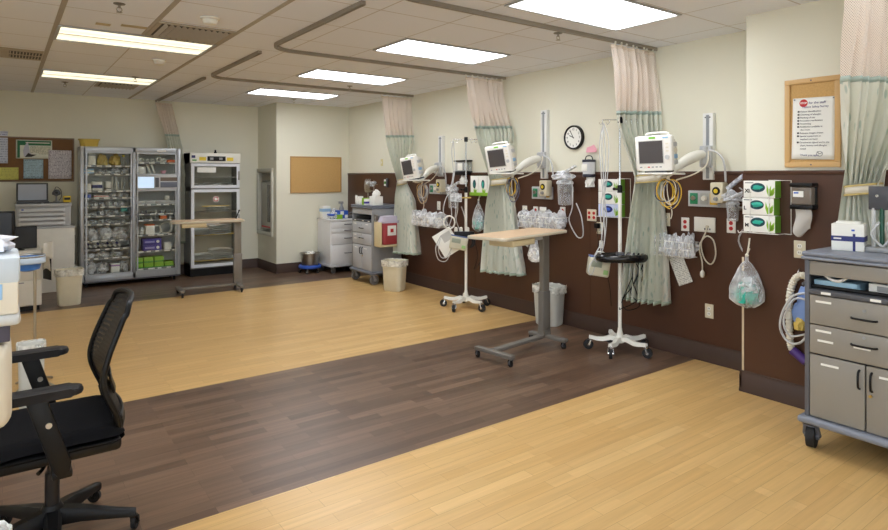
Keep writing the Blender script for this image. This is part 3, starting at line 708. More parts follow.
for i in range(3): put_bag('flattened clear bag on the tenth left cabinet shelf', .12+i*.17, .37, .085, .12, .055, bag, 'clear bags on the tenth left shelf', seed=i+60, core=(linen, linen, mat('sage_wrap', (120,150,120), .6))[i])
for i, (x, rx, h_) in enumerate(((.12,.09,.14),(.28,.09,.09),(.57,.06,.1))): put_bag('clear supply bag on the bottom left cabinet shelf', x, .145, rx, .13, h_, bag, 'clear bags on the bottom left shelf', seed=i+70, core=linen)
put_box('carton', 'white carton with a purple label on the bottom left cabinet shelf', 'box', .45, .145, .11, .13, .18, card, band=(mat('lilac', (160,120,190), .5),.7,.85))
# right bay
for i, (x, rr) in enumerate(((.745,.026),(.80,.036),(.885,.028),(.96,.026),(1.05,.042),(1.12,.034))):
    q = M(); q.grid(lambda u, v, rr=rr: Vector((rr*.72*math.cos(2*math.pi*u)*(1+.38*math.cos(2*math.pi*v)), .018*math.sin(2*math.pi*v), rr+rr*.72*math.sin(2*math.pi*u)*(1+.38*math.cos(2*math.pi*v)))), 24, 8, cu=True, cv=True)
    tag(q.build('tape_roll', card), 'white roll of tape standing on the top right cabinet shelf', 'tape', 'tape rolls on the top right shelf', at(x, 1.735, .09))
put_box('carton', 'small orange carton on the top right cabinet shelf', 'box', 1.22, 1.735, .1, .045, .12, orange)
put_box('carton', 'square white carton on the second right cabinet shelf', 'box', .79, 1.565, .13, .11, .2, card)
for i in range(2):
    q = M(); q.cyl((0,0,.004), (-.04,.01,.13), .016, n=12); q.cyl((-.04,.01,.13), (-.046,.012,.15), .008, n=10)
    tag(q.build('leaning_tube', white), 'white tube leaning on the second right cabinet shelf', 'tube', 'leaning tubes on the second right shelf', at(.93+i*.06, 1.565, .1))
q = M(); q.lathe([(.02,0),(.045,.05),(.05,.052),(.042,.048),(.017,.004),(.0001,.004)]); tag(q.build('bowl', pink), 'pink bowl on the second right cabinet shelf', 'bowl', loc=at(1.11, 1.565, .1))
for i in range(4):
    q = M(); q.box(-.068,.068,0,.2,0,.05,.004); q.box(-.07,.07,-.004,0,.02,.055,.002)
    tag(q.build('drawer_tray', lgrey), 'grey open-fronted tray in the row on the third right cabinet shelf', 'tray', 'trays on the third right shelf', at(.775+i*.145, 1.115, .06))
put_box('carton', 'small white cube carton on top of the grey trays in the right cabinet bay', 'box', 1.17, 1.175, .06, .06, .06, card, y=.09)
for s, z in enumerate((.975, .885)):
    nm = ('fourth', 'fifth')[s]
    for i in range(8):
        if s and i in (5, 6): continue
        q = M(); hh = r.uniform(.035,.055); q.lathe([(.014,0),(.015,.004),(.015,hh*.7),(.008,hh*.8),(.009,hh)], n=14)
        tag(q.build('vial', (white, grey, dgrey, steel)[(i+s) % 4]), 'short vial standing on the %s right cabinet shelf' % nm, 'vial', 'vials on the %s right shelf' % nm, at(.735+i*.068, z, .1))
put_box('carton', 'orange and white carton on the fifth right cabinet shelf', 'box', 1.11, .885, .085, .06, .12, card, band=(orange,.1,.9))
for i in range(2): put_bag('white cup-shaped bundle on the sixth right cabinet shelf', .745+i*.075, .665, .035, .06, .06, linen, 'white bundles on the sixth right shelf', seed=i+80, name='linen_bundle', cat='bundle')
put_box('carton', 'tall white carton with an orange top on the sixth right cabinet shelf', 'box', .92, .665, .12, .15, .16, card, band=(orange,.88,1.001))
for i, (x, rr) in enumerate(((1.02,.06),(1.15,.085))):
    q = M(); 
    for k in range(3): q.tube([(rr*math.cos(a)*(1-.06*k), .02*k+.01*math.sin(a*2), rr+rr*math.sin(a)) for a in [2*math.pi*j/14 for j in range(14)]], .006, 6, closed=True, smooth=2)
    tag(q.build('coiled_tube', white), ('small coil of white tubing beside the orange-topped carton', 'larger coil of white tubing at the right end of the sixth right cabinet shelf')[i], 'tubing', loc=at(x, .67, .09))
for i in range(2):
    q = thing('exam_pack', ('purple pack, upper of the two on the seventh right cabinet shelf', 'purple pack, lower of the two on the seventh right cabinet shelf')[i], 'box', at(.95, .425+.088*(1-i), .06))
    M().box(-.125,.125,0,.2,0,.086,.003).build('carton', purple, q); M().cyl((.075,-.001,.045),(.075,0,.045), .022, n=20).build('round_label', card, q); M().box(-.1,.03,-.001,0,.03,.055).build('print_band', mat('lilac_print', (150,145,205), .5), q)
put_box('carton', 'white carton on the seventh right cabinet shelf beside the purple packs', 'box', 1.17, .425, .1, .11, .16, card)
for i in range(4):
    for k in range(2):
        if i == 3 and k == 1: continue
        put_box('green_carton', ('lime green carton on the bottom right cabinet shelf, lower row', 'lime green carton on the bottom right cabinet shelf, upper row')[k], 'box', .755+i*.145, .17+.081*k, .128, .078, .18, lime, 'lime green cartons %s' % ('lower row', 'upper row')[k], band=(green,.05,.25))
# yellow basket on top
t = thing('yellow_basket', 'yellow plastic basket on top of the tall supply cabinet', 'basket', (.99, 9.86, H_+ZO+.001))
q = M(); q.lathe([(.105,0),(.12,.09),(.13,.10),(.13,.106),(.116,.1),(.10,.006),(.0001,.006)], sq=.5, n=32, sy=.8); q.build('basket', mat('ochre_basket', (206,180,84), .5), t)
q = M(); q.lathe([(.131,.092),(.135,.094),(.135,.108),(.128,.108)], sq=.5, n=32, sy=.8, caps=False); q.build('rim', tan, t)
# ------------------------------------------------------------ blanket warmer
WX, WY = 2.335, 9.78
ww, wh = .76, 1.925
war = thing('blanket_warmer', 'tall white blanket warming cabinet with two glass doors and yellow labels', 'warming cabinet', (WX, WY, 0))
M().box(.021, ww-.021, .385, .399, .2, wh-.16).build('back_lining', mat('warmer_lining', (196,190,172), .5), war)
m = M(); m.box(0, .02, .03, .40, .12, wh); m.box(ww-.02, ww, .03, .40, .12, wh); m.box(0, ww, .40, .42, .12, wh); m.box(0, ww, .03, .42, wh-.16, wh); m.box(0, ww, .03, .42, .12, .2); m.box(0, ww, .03, .42, 1.33, 1.40)
m.build('body', mat('warmer_side', (120,120,118), .45), war)
M().box(.005, ww-.005, .03, .42, 0, .12).build('plinth', black, war)
hd = M().box(-.005, ww+.005, 0, .04, wh-.155, wh, .006).build('control_header', white, war)
M().box(.25, .53, -.004, 0, wh-.125, wh-.05, .002).build('display', black, hd)
for x in (.29, .43): M().box(x, x+.05, -.006, -.004, wh-.105, wh-.07).build('readout', grey, hd)
for x in (.13, .55): M().box(x, x+.10, -.002, 0, wh-.12, wh-.065).build('yellow_label', yellow, hd)
M().box(.015, .07, -.002, 0, wh-.08, wh-.04).build('blue_badge', navy, hd); M().box(.025, .09, -.002, 0, wh-.125, wh-.105).build('green_badge', green, hd)
wf = mat('warmer_door_frame', (226,230,236), .35)
d = gdoor(war, .01, ww-.01, 1.375, 1.76, y=-.005, fr=.045, fm=wf); M().box(.1, .38, -.002, .002, 1.62, 1.70).build('paper_notice', card, d); M().box(ww-.035, ww-.018, -.04, -.005, 1.5, 1.64, .004).build('handle', steel, d)
d = gdoor(war, .01, ww-.01, .14, 1.355, y=-.005, fr=.045, fm=wf); M().box(ww-.035, ww-.018, -.04, -.005, .75, .95, .004).build('handle', steel, d)
k = M(); k.cyl((.38,.0015,1.2), (.38,.0,1.2), .048, n=24); o = k.build('round_emblem', card, d)
k = M(); k.cyl((.38,-.001,1.2), (.38,-.0002,1.2), .04, n=24); k.build('red_ring', mat('red_emblem', (190,60,70), .5), o); k = M(); k.cyl((.38,-.002,1.2), (.38,-.0012,1.2), .026, n=24); k.build('pale_centre', card, o)
text('RESTRICTED', .045, tan, d, (.22, 0, 1.09), 'lettering') if False else M().box(.17, .59, 0, .001, 1.085, 1.10).build('printed_line', tan, d)
for z in (1.55, 1.0, .64, .24): M().box(.02, ww-.02, .05, .40, z-.012, z).build('shelf', tan if z in (.64, .24) else steel, war)
k = M(); k.lathe([(.022,0),(.022,.015),(.012,.03),(.014,.05),(.008,.055)], n=14); tag(k.build('status_lamp', black), 'small dark knob on top of the blanket warmer', 'knob', loc=(WX+.40, WY+.1, wh+.001))
def blanket(label, x, z, w_, h_, n, seed, group):
    t = thing('folded_blanket', label, 'blanket', (WX+x, WY+.165, z+.001), 0, group)
    for i in range(n):
        q = M(); zz = h_*i/n
        q.grid(lambda u, v, i=i: Vector(((w_/2+.01*noise.noise(Vector((seed, i, v*3))))*math.cos(2*math.pi*u)*abs(math.cos(2*math.pi*u))**-.35 if abs(math.cos(2*math.pi*u)) > 1e-3 else 0,
              (v-.5)*.26+.012*noise.noise(Vector((u*4, seed+i, 1))), zz+h_/n*.5+h_/n*.5*math.sin(2*math.pi*u)+.012*noise.noise(Vector((u*6+seed, v*5, i))))), 28, 10, cu=True)
        q.build('fold', linen, t)
    return t
for i, (x, z, w_, h_, n) in enumerate(((.20,.64,.26,.09,3),(.48,.64,.30,.14,4),(.22,.24,.30,.10,3),(.49,.24,.34,.16,5),(.45,1.0,.3,.07,2),(.14,1.4,.12,.05,2),(.33,1.4,.2,.05,2),(.55,1.4,.22,.05,2))):
    blanket(('white folded blankets left on the warmer middle shelf', 'white folded blankets, taller stack on the warmer middle shelf', 'white folded blankets at left on the warmer bottom shelf', 'white folded blankets, large heap on the warmer bottom shelf', 'white folded blanket seen just above the overbed table top in the warmer', 'small folded cloth at left behind the upper warmer door', 'folded cloth in the middle behind the upper warmer door', 'folded cloth at right behind the upper warmer door')[i], x, z, w_, h_, n, i*2.3, None)
# ------------------------------------------------------------ recess with glass hatch in the corner block
t = thing('pass_through_hatch', 'grey framed recessed hatch with dark window in the corner wall side', 'hatch', (XB, 9.855, .58))
hf = mat('hatch_frame', (196,196,184), .45)
m = M()
for a in ((-.36,.355,0,.06), (-.36,.355,1.05,1.11), (-.36,-.30,.06,1.05), (.295,.355,.06,1.05)): m.box(-.03, .02, a[0], a[1], a[2], a[3], .004)
m.build('frame', hf, t)
m = M(); m.box(.02,.16,-.32,.32,.025,.045); m.box(.02,.16,-.32,.32,1.04,1.06); m.box(.02,.16,-.32,-.30,.045,1.04); m.box(.02,.16,.30,.32,.045,1.04); m.box(.14,.16,-.30,.30,.045,1.04); m.build('inner_box', hf, t)
M().box(.03, .05, -.29, .29, .10, .88, .003).build('inner_door', mat('hatch_door', (170,170,160), .4), t)
M().box(.015, .029, -.27, -.04, .22, .84, .003).build('dark_window', mat('dark_window', (26,28,44), .12), t)
M().box(-.032, -.03, -.25, .25, .02, .04).build('red_stripe', red, t) if False else M().box(.022, .029, -.26, .24, .12, .145).build('red_stripe', red, t)
M().box(.04, .10, -.28, .28, .90, 1.03, .003).build('upper_panel', mat('panel_grey', (140,140,130), .5), t)
# ------------------------------------------------------------ notice boards
def board(t, w_, h_, fr, fm, cm, d=.02):
    m = M()
    for a in ((0, w_, 0, fr), (0, w_, h_-fr, h_), (0, fr, fr, h_-fr), (w_-fr, w_, fr, h_-fr)): m.box(a[0], a[1], -d, 0, a[2], a[3], .003)
    m.build('frame', fm, t); M().box(fr, w_-fr, -d*.5, 0, fr, h_-fr).build('cork_panel', cm, t)
a = onY(290, 157, YU); b = onY(341, 193, YU)
t = thing('cork_board', 'empty tan cork board on the corner wall block', 'notice board', (a.x, YU-.001, 1.285)); board(t, b.x-a.x, .60, .018, mat('tan_frame', (186,146,92), .5), cork)
t = thing('cork_board', 'brown cork board with pinned papers on the back wall at left', 'notice board', (-.45, YB-.001, 1.485)); board(t, 1.29, .625, .018, mat('grey_brown_frame', (128,108,88), .5), corkd)
def sheet(label, x0, x1, z0, z1, m_, loc, name='pinned_sheet', cat='paper', rz=0, tilt=0, pins=True):
    t = thing(name, label, cat, loc, rz)
    q = M(); q.grid(lambda u, v: Vector((x0+(x1-x0)*u, -.001-.004*math.sin(math.pi*u)*(1-v), z0+(z1-z0)*v)), 8, 6); o = q.build('page', m_, t, thick=.0006, fixn=False)
    if tilt: t.rotation_euler = (0, R(tilt), R(rz))
    return t
yb = YB-.0125
s = sheet('green and white safety poster pinned on the brown cork board', -.21, .21, -.13, .13, mat('poster_white', (226,232,222), .6), (.36, yb, 1.94))
M().box(-.195,.195,-.004,-.002,.055,.12).build('green_heading', mat('poster_green', (30,110,70), .6), s); M().box(-.195,-.165,-.004,-.002,-.12,.055).build('green_side', mat('poster_green', (30,110,70), .6), s)
M().box(-.05,.19,-.004,-.002,-.07,.045).build('text_block', print_mat('poster_print', (222,222,206), (120,140,120), 60), s); k = M(); k.prism([(-.12,-.10),(-.06,-.11),(.0,-.09),(-.02,-.075),(-.05,-.05),(-.075,.11),(-.11,.05),(-.13,-.02)], 'y', -.005, -.003); k.build('picture', mat('poster_picture', (190,196,212), .6), s)
k = M(); k.prism([(-.11,-.11),(-.03,-.105),(.03,-.075),(-.04,-.07),(-.07,-.05)], 'y', -.006, -.0045); k.build('dark_picture', ink, s); M().box(-.10,.18,-.005,-.0035,.085,.098).build('white_heading', card, s)
sheet('pale blue sheet pinned under the green poster', -.115, .115, -.135, .135, print_mat('blue_sheet', (176,206,222), (110,130,150), 45), (.35, yb, 1.665))
sheet('white printed schedule on the brown cork board at right', -.14, .14, -.205, .205, print_mat('schedule', (222,220,228), (120,110,140), 50), (.665, yb-.004, 1.73))
sheet('yellow sheet pinned low on the brown cork board', -.30, .13, -.085, .085, print_mat('yellow_sheet', (206,206,110), (150,150,80), 40, cover=.4), (.05, yb, 1.60))
sheet('white sheet cut by the left picture edge on the brown cork board', -.25, .05, -.22, .22, print_mat('left_sheet', (206,214,232), (150,160,190), 30), (.01, yb, 1.96))
# ------------------------------------------------------------ counter, laptop, drawers at the back left
t = thing('base_cabinet', 'white panelled base cabinet on the back wall left of the supply cabinet', 'cabinet', (.14, 9.66, 0))
M().box(-.85, .66, 0, .53, .0, .86, .003).build('body', mat('white_laminate', (226,224,214), .4), t); M().box(-.86, .665, -.01, .54, .86, .885, .004).build('worktop', lgrey, t)
M().box(.655, .67, .02, .1, .35, .75).build('gap_shade_strip', black, t)  # black strip stands in for the shade in the gap beside the cabinet
t = thing('drawer_unit', 'light grey countertop drawer unit with a ribbed front on the back left cabinet', 'drawer unit', (.14, 9.68, .886))
m = M(); m.box(0, .62, .03, .45, 0, .30, .008); m.build('body', lgrey, t)
m = M(); m.prism([(0,.30),(0,.22),(-.02,.22),(-.01,.27)], 'x', 0, .62) if False else m.box(-.005, .625, -.012, .45, .27, .31, .006); m.build('top_tray', lgrey, t)
for x0, x1 in ((.01,.28),(.31,.60)): M().box(x0, x1, 0, .3, .31, .318).build('tray_recess', dgrey, t)
for i in range(4):
    d = M().box(.03, .55, .0, .03, .015+.06*i, .065+.06*i, .006).build('drawer', mat('pale_drawer', (206,208,210), .35), t); M().box(.05, .53, -.008, 0, .015+.06*i, .027+.06*i, .002).build('handle', grey, d)
M().box(.06, .085, .0-.002, .002, .225, .24).build('blue_badge', blue, t)
t = thing('laptop', 'open grey laptop with blank pale screen on the drawer unit', 'laptop', (.15, 9.80, 1.206))
m = M(); m.box(0, .36, -.10, .14, 0, .02, .004); m.build('keyboard_base', dgrey, t)
m = M(); o = M(); o.box(0, .36, -.008, .008, 0, .255, .008); m.add(o, Matrix.Translation((0,.14,.012)) @ Matrix.Rotation(R(-10), 4, 'X')); l = m.build('screen_lid', mat('laptop_shell', (52,54,58), .4), t)
m = M(); o = M(); o.box(.02, .34, -.0095, -.0075, .02, .235); m.add(o, Matrix.Translation((0,.14,.012)) @ Matrix.Rotation(R(-10), 4, 'X')); m.build('display', mat('pale_display', (168,176,190), .25), l)
t = thing('desk_device', 'small dark camera-like device on a stand beside the laptop', 'device', (.60, 9.86, 1.206))
m = M(); m.lathe([(.04,0),(.04,.012),(.012,.02),(.01,.09)]); m.build('stand', grey, t); m = M(); m.sph((0,0,.13), .045, n=10); m.box(-.05,.05,-.03,.03,.10,.14,.01); m.cyl((0,-.03,.13),(0,-.06,.13),.026,n=18); m.build('head', dgrey, t); M().cyl((0,-.061,.13),(0,-.063,.13),.018,n=18).build('glass_eye', black, t); m = M(); m.tube([(.03,0,.02),(.06,0,.08),(.05,.01,.17),(.0,.01,.21),(-.02,0,.17)], .004); m.build('cable', ink, t)
t = thing('label_dispenser', 'small yellow and black gadget at the right end of the drawer unit', 'device', (.72, 9.80, 1.206))
M().box(-.045,.045,-.03,.03,0,.085,.006).build('case', yellow, t); M().box(-.035,.035,-.032,-.03,.03,.065).build('dark_panel', black, t)
# ------------------------------------------------------------ desk on the left with a black monitor
t = thing('drawer_pedestal', 'white two-drawer pedestal on dark castors below the black monitor', 'drawer unit', (-.20, 8.45, 0))
wl = mat('white_steel', (224,222,212), .4)
M().box(0,.57,.02,.5,.06,.70,.004).build('body', wl, t)
for z0, z1 in ((.07,.36),(.37,.66)):
    d = M().box(.01,.56,0,.02,z0,z1,.004).build('drawer', wl, t); M().box(.2,.4,-.012,0,z1-.03,z1-.018,.002).build('handle', grey, d)
M().box(.02,.55,.05,.46,0,.062).build('dark_base', black, t)
t = thing('desktop_monitor', 'flat black monitor on the white pedestal, seen above the wire ring', 'monitor', (.13, 8.62, .701))
M().box(-.16,.2,-.02,.02,.015,.275,.006).build('panel', black, t); M().box(-.15,.19,-.0215,-.02,.025,.265).build('screen', mat('matte_black_screen', (14,14,16), .3), t); m = M(); m.lathe([(.08,0),(.08,.008),(.02,.016)], sy=.7); m.build('stand', black, t)
t = thing('desktop_monitor', 'dark monitor corner at the left picture edge below the yellow sheet', 'monitor', (-.16, 8.0, .0))
M().box(-.3,.27,-.02,.02,.86,1.19,.008).build('panel', black, t); M().box(-.28,.24,-.022,-.02,.88,1.17).build('screen', mat('slate_screen', (44,50,62), .25), t); m = M(); m.cyl((-.1,.02,0),(-.1,.02,.9),.02); m.lathe([(.16,0),(.16,.015),(.03,.02)], (-.1,.02,0)); m.build('stand', dgrey, t)
k = M(); k.blob((0,0,0), .07, .04, .03, 4, .5, 3, 2); tag(k.build('paper_heap', linen), 'crumpled white papers on top of the black monitor shelf', 'paper', loc=(.16, 8.75, 1.04)) if False else None
t = thing('clipboard', 'black clipboard with white sheets hanging off the pedestal side', 'clipboard', (.385, 8.50, .36), -70)
M().box(0,.2,0,.006,0,.30,.003).build('board', black, t); q = M(); q.grid(lambda u, v: Vector((.01+.19*u, -.006-.03*v*v, .10+.24*v+.03*math.sin(3*u))), 6, 6); q.build('sheets', card, t, thick=.001, fixn=False)
# bins
def wastebin(label, x, y, rz, h_, w_, d_, m_, seed, ln=True, name='waste_bin'):
    t = thing(name, label, 'waste bin', (x, y, 0), rz)
    q = M(); q.lathe([(w_*.40,0),(w_*.43,.01),(w_*.5,h_-.04),(w_*.52,h_-.04),(w_*.53,h_),(w_*.5,h_),(w_*.42,.02),(.0001,.02)], n=40, sq=.55, sy=d_/w_); q.build('bin_body', m_, t)
    q = M()
    def fl(u, v):
        a = 2*math.pi*u; k = .475+.075*min(1, v*3); c_, s_ = math.cos(a), math.sin(a); sq = 1/((abs(c_)**4.4+abs(s_)**4.4)**.2275)
        z = h_-.05+.058*v*3 if v < .33 else h_+.008-(v-.33)*.12
        wv = .016*w_*noise.noise(Vector((c_*5+seed, s_*5, v*2)))+.008*w_*math.sin(17*a+seed)
        return Vector(((k*w_+wv)*c_*sq, (k*w_+wv)*s_*sq*d_/w_, z+wv*.9))
    q.grid(fl, 72, 9, cu=True)
    if ln: q.build('bin_liner', liner, t, fixn=False, ang=80)
    return t
binm = mat('almond_bin', (216,210,186), .45)
p_ = onZ(69, 304); wastebin('almond waste bin with liner in front of the supply cabinet, far left', p_.x, p_.y-.02, 0, .43, .28, .24, binm, 1)
p_ = onZ(392, 289.5); wastebin('almond waste bin with liner beside the grey supply cart', p_.x+.0, p_.y-.07, -60, .41, .30, .25, binm, 2)
p_ = onZ(548, 325); wastebin('grey-white waste bin with liner behind the near overbed table', p_.x+.04, p_.y+.02, -75, .41, .30, .23, mat('pale_grey_bin', (196,196,188), .45), 3)
wastebin('white waste bin with clear liner behind the black office chair', .137, 4.3, 0, .585, .13, .13, mat('white_bin', (210,210,202), .45), 4)
# ------------------------------------------------------------ kick bucket and white drawer cart in the far corner
t = thing('kick_bucket', 'steel bucket on a blue wheeled ring by the corner wall', 'bucket', (4.02, 9.15, 0))
m = M(); m.lathe([(.10,.085),(.125,.09),(.15,.31),(.165,.315),(.165,.322),(.145,.322),(.12,.10),(.0001,.097)], n=32); m.build('bucket', steel, t)
m = M(); m.grid(lambda u, v: Vector(((.165+.018*math.cos(2*math.pi*v))*math.cos(2*math.pi*u), (.165+.018*math.cos(2*math.pi*v))*math.sin(2*math.pi*u), .105+.028*math.sin(2*math.pi*v))), 32, 8, cu=True, cv=True); fr = m.build('bumper_ring', blue, t)
for k in range(5):
    a = 2*math.pi*k/5+.3; m = M(); m.cyl((.0,.0,.078), (.15*math.cos(a),.15*math.sin(a),.078), .009); m.build('spoke', steel, fr)
    caster(t, .155*math.cos(a), .155*math.sin(a), .026, rubber, a=k*50)
q = M(); q.blob((0,0,.28), .08, .07, .04, 3, .5, 2.2); q.build('liner', liner, t)
def pull(t, x0, x1, z, y=0, m_=dgrey, name='handle', r=.006, vertical=False):
    q = M()
    if vertical: q.tube([(x0,y,z),(x0,y-.02,z+.012),(x0,y-.024,(z+x1)/2),(x0,y-.02,x1-.012),(x0,y,x1)], r, 8, smooth=2)
    else: q.tube([(x0,y,z),(x0+.012,y-.02,z),((x0+x1)/2,y-.024,z),(x1-.012,y-.02,z),(x1,y,z)], r, 8, smooth=2)
    return q.build(name, m_, t)
t = thing('drawer_cart', 'white drawer cart in the far corner with supplies on top', 'cart', (4.22, 8.80, 0))
wc = mat('white_cart_enamel', (226,226,226), .35)
M().box(0,.60,.012,.50,.13,.84,.006).build('body', wc, t); M().box(-.01,.61,-.01,.51,.84,.868,.008).build('top', wc, t)
M().box(-.015,.615,-.015,.515,.105,.132,.006).build('bumper', mat('bumper_grey', (190,190,190), .5), t)
for z0, z1 in ((.725,.83),(.645,.72),(.46,.64),(.155,.455)):
    d = M().box(.012,.588,-.006,.012,z0,z1,.004).build('drawer', wc, t); pull(d, .24, .38, z0+(z1-z0)*.55, -.006)
casterset(t, .05, .55, .05, .45, .042, grubber)
def topthing(nm, label, cat, x, y, m_, fn, grp=None, z=.869):
    q = M(); fn(q); return tag(q.build(nm, m_), label, cat, grp, (4.22+x, 8.80+y, z))
topthing('supply_packet', 'blue and white wrapped packet at the left front of the white drawer cart', 'packet', .10, .13, [bagt, blue], lambda q: (q.blob((0,0,0), .07,.09,.07,2,.4), setattr(q,'mi',1), q.box(-.08,.08,-.08,.06,.05,.085,.01)))
topthing('glove_carton', 'blue carton with white print standing on the white drawer cart', 'box', .28, .16, [blue, card], lambda q: (q.box(-.08,.08,-.06,.1,0,.13,.004), setattr(q,'mi',1), q.box(-.06,.0,-.062,-.06,.06,.12), q.box(.02,.07,-.062,-.06,.01,.06)))
topthing('tissue_carton', 'white and pale blue carton behind the green one on the white cart', 'box', .06, .34, [card, ltblue], lambda q: (q.box(-.07,.07,-.06,.06,0,.20,.004), setattr(q,'mi',1), q.box(-.071,.071,-.062,.06,.11,.16)))
topthing('wipes_carton', 'small lime green carton on the white drawer cart', 'box', .17, .05, [lime], lambda q: q.box(-.05,.05,-.03,.05,0,.07,.003))
topthing('desk_device', 'low dark device at the right on the white drawer cart', 'device', .47, .14, [dgrey], lambda q: (q.box(-.12,.12,-.08,.12,0,.05,.012), q.tube([(-.1,0,.05),(-.04,-.02,.09),(.05,-.02,.09),(.1,0,.05)], .012)))
topthing('spray_bottle', 'grey pump bottle standing at the back of the white drawer cart', 'bottle', .36, .34, [grey], lambda q: (q.lathe([(.04,0),(.042,.01),(.042,.15),(.02,.2),(.02,.23)], n=20), q.box(-.05,.03,-.015,.015,.23,.27,.006)))
topthing('mask_bundle', 'crumpled white and blue wrap between cartons on the white cart', 'packet', .20, .30, [bagt, navy], lambda q: (q.blob((0,0,0), .06,.06,.09,6,.4), setattr(q,'mi',1), q.blob((.03,-.02,.06),.035,.03,.04,9,.4,2,2)))
# ------------------------------------------------------------ supply carts (one shape, two finishes)
def supply_cart(label, loc, front, frame, topm, wheelm, lr=.068, contents=True):
    t = thing('supply_cart', label, 'cart', loc, -90, 'supply carts with drawers and doors')
    w_, d_ = .61, .50
    m = M()
    for x in (0, w_-.024): 
        for y in (.0, d_-.024): m.box(x, x+.024, y, y+.024, .19, 1.09, .003)
    m.box(.0, .012, .02, d_-.02, .19, 1.09); m.box(w_-.012, w_, .02, d_-.02, .19, 1.09); m.box(0, w_, d_-.014, d_-.002, .19, 1.09)
    m.build('frame', frame, t)
    m = M(); m.box(.012, w_-.012, .03, d_-.015, .90, .928); m.box(.012, w_-.012, .03, d_-.015, .19, .2); m.box(.012, w_-.012, .03, d_-.015, 1.005, 1.02); m.build('inner_shelf', dgrey, t)
    M().box(.024, w_-.024, .004, .02, 1.007, 1.085, .002).build('upper_panel', front, t)
    r_ = M().box(.024, w_-.024, -.008, .02, .898, .925, .004).build('label_rail', dgrey, t)
    for x in (.09, .33, .5): M().box(x, x+.05, -.0095, -.008, .904, .918).build('label', card, r_)
    m = M(); m.box(-.015, w_+.015, -.02, d_+.02, 1.092, 1.112, .01, 3); m.box(-.012, w_+.012, -.017, d_+.017, 1.112, 1.14, .012, 3); m.build('top', topm, t)
    M().box(-.03, w_+.03, -.035, d_+.03, .15, .19, .016, 3).build('bumper', topm, t)
    for z0, z1, hh in ((.728,.893,.80),(.56,.722,.655)):
        d = M().box(.027, w_-.027, -.002, .018, z0, z1, .005).build('drawer', front, t); pull(d, .24, .36, hh, -.002, black)
        M().cyl((.30,-.001,hh+.045), (.30,-.006,hh+.045), .008, n=12).build('lock', grey, d)
        for a in (((.06, z1-.04), (.42, z1-.04)) if hh > .7 else ((.06, z1-.035), (.07, z1-.09), (.25, hh-.02))): M().box(a[0], a[0]+.08, -.0035, -.002, a[1], a[1]+.012).build('label', card, d)
    for x0, x1, hx in ((.027,.303,.278),(.309,w_-.027,.336)):
        d = M().box(x0, x1, -.002, .018, .196, .552, .006).build('door', front, t); pull(d, hx, .52, .42, -.002, black, vertical=True)
        M().box(x0+.06, x0+.15, -.0035, -.002, .50, .512).build('label', card, d)
        if x0 > .1: M().cyl((hx-.005,-.002,.395),(hx-.005,-.014,.395), .008, n=12).build('lock', mat('brass', (190,160,90), .3, .9), d)
    m = M(); m.tube([(-.0,.10,.93),(-.05,.11,.93),(-.055,.26,.93),(-.05,.42,.93),(0,.43,.93)], .012); m.build('push_handle', dgrey, t)
    for x in (.025, w_-.025):
        for y in (.02, d_-.03): caster(t, x, y, lr, wheelm, fork=frame, top=.155, a=100)
    if contents:
        for i, (nm, lb, x, ww_, mm, hh) in enumerate((('tray', 'pale blue tray', .14, .20, ltblue, .05), ('carton', 'white and orange carton', .42, .24, card, .055))):
            pass
    return t
G1 = (4.265, 8.16, 0); G2 = (3.75, 1.575, 0)
supply_cart('light grey wheeled supply cart beside the far curtain, bottles on top', G1, mat('pale_grey_front', (184,186,190), .35), grey, mat('slate_top', (112,118,130), .4), grubber)
supply_cart('large grey wheeled supply cart in the right foreground, cut by the frame', G2, mat('warm_grey_front', (142,138,130), .42, var=.02), mat('charcoal_frame', (92,94,102), .4), mat('blue_grey_top', (124,130,142), .42), rubber)
def oncart(G, x, y, z=1.1405): return (G[0]+y, G[1]-x, z)
# in and on the near cart
tag(M().box(-.11,.11,0,.2,0,.045,.003).build('sterile_tray', mat('pale_blue_wrap', (160,196,216), .5)), 'pale blue wrapped tray in the open slot of the near grey cart', 'tray', loc=oncart(G2,.14,.05,.93), rz=-90)
tag(M().tube([(-.06,0,.02),(-.02,-.01,.0),(.02,-.01,.0),(.06,0,.03)], .009).build('tube_end', white), 'short white curved tube lying on the pale blue tray', 'tube', loc=oncart(G2,.15,.05,.985), rz=-90)
tag(M().cyl((-.16,0,.012),(.40,0,.012), .011).build('black_rod', black), 'long black rod lying along the front of the cart slot', 'rod', loc=oncart(G2,.19,.028,.9285), rz=-90)
t = thing('carton', 'white and orange carton in the open slot of the near grey cart', 'box', oncart(G2,.40,.06,.929), -90)
M().box(-.10,.13,0,.18,0,.06,.003).build('carton_body', card, t); M().box(.02,.09,-.001,0,.002,.058).build('orange_band', orange, t); M().box(-.06,.0,-.001,0,.02,.05).build('grey_print', grey, t)
a = onX(834, 249, 4.02); 
t = thing('dressing_carton', 'white carton with a navy band standing on the near grey cart', 'box', (4.0, 1.69-.02, 1.1405), -78)
yy = onX(834, 235, 4.0).y; ye = onX(867, 235, 4.0).y; t.location = (3.93, yy-.012, 1.1405); wv = (yy-ye)-.01
M().box(0,wv,0,.13,0,.155,.003).build('carton_body', card, t); M().box(-.001,wv+.001,-.001,.131,.055,.085).build('navy_band', navy, t); M().box(wv*.66,wv*.74,-.002,.0,0,.10).build('navy_bar', navy, t)
M().box(0.02,wv-.02,.02,.11,.155,.168,.003).build('lid_flap', card, t); text('DERMAFOAM', .014, card, t, (.01,-.0015,.066)) if False else None; M().box(wv*.62,wv*.72,-.0015,0,.115,.125).build('blue_mark', blue, t)
m = M(); m.box(.012,.05,-.0018,-.001,.066,.074)
m.build('white_print', card, t)
t = thing('clamp_bracket', 'dark grey clamp bracket with clear rods standing on the near cart at right edge', 'bracket', (0,0,0))
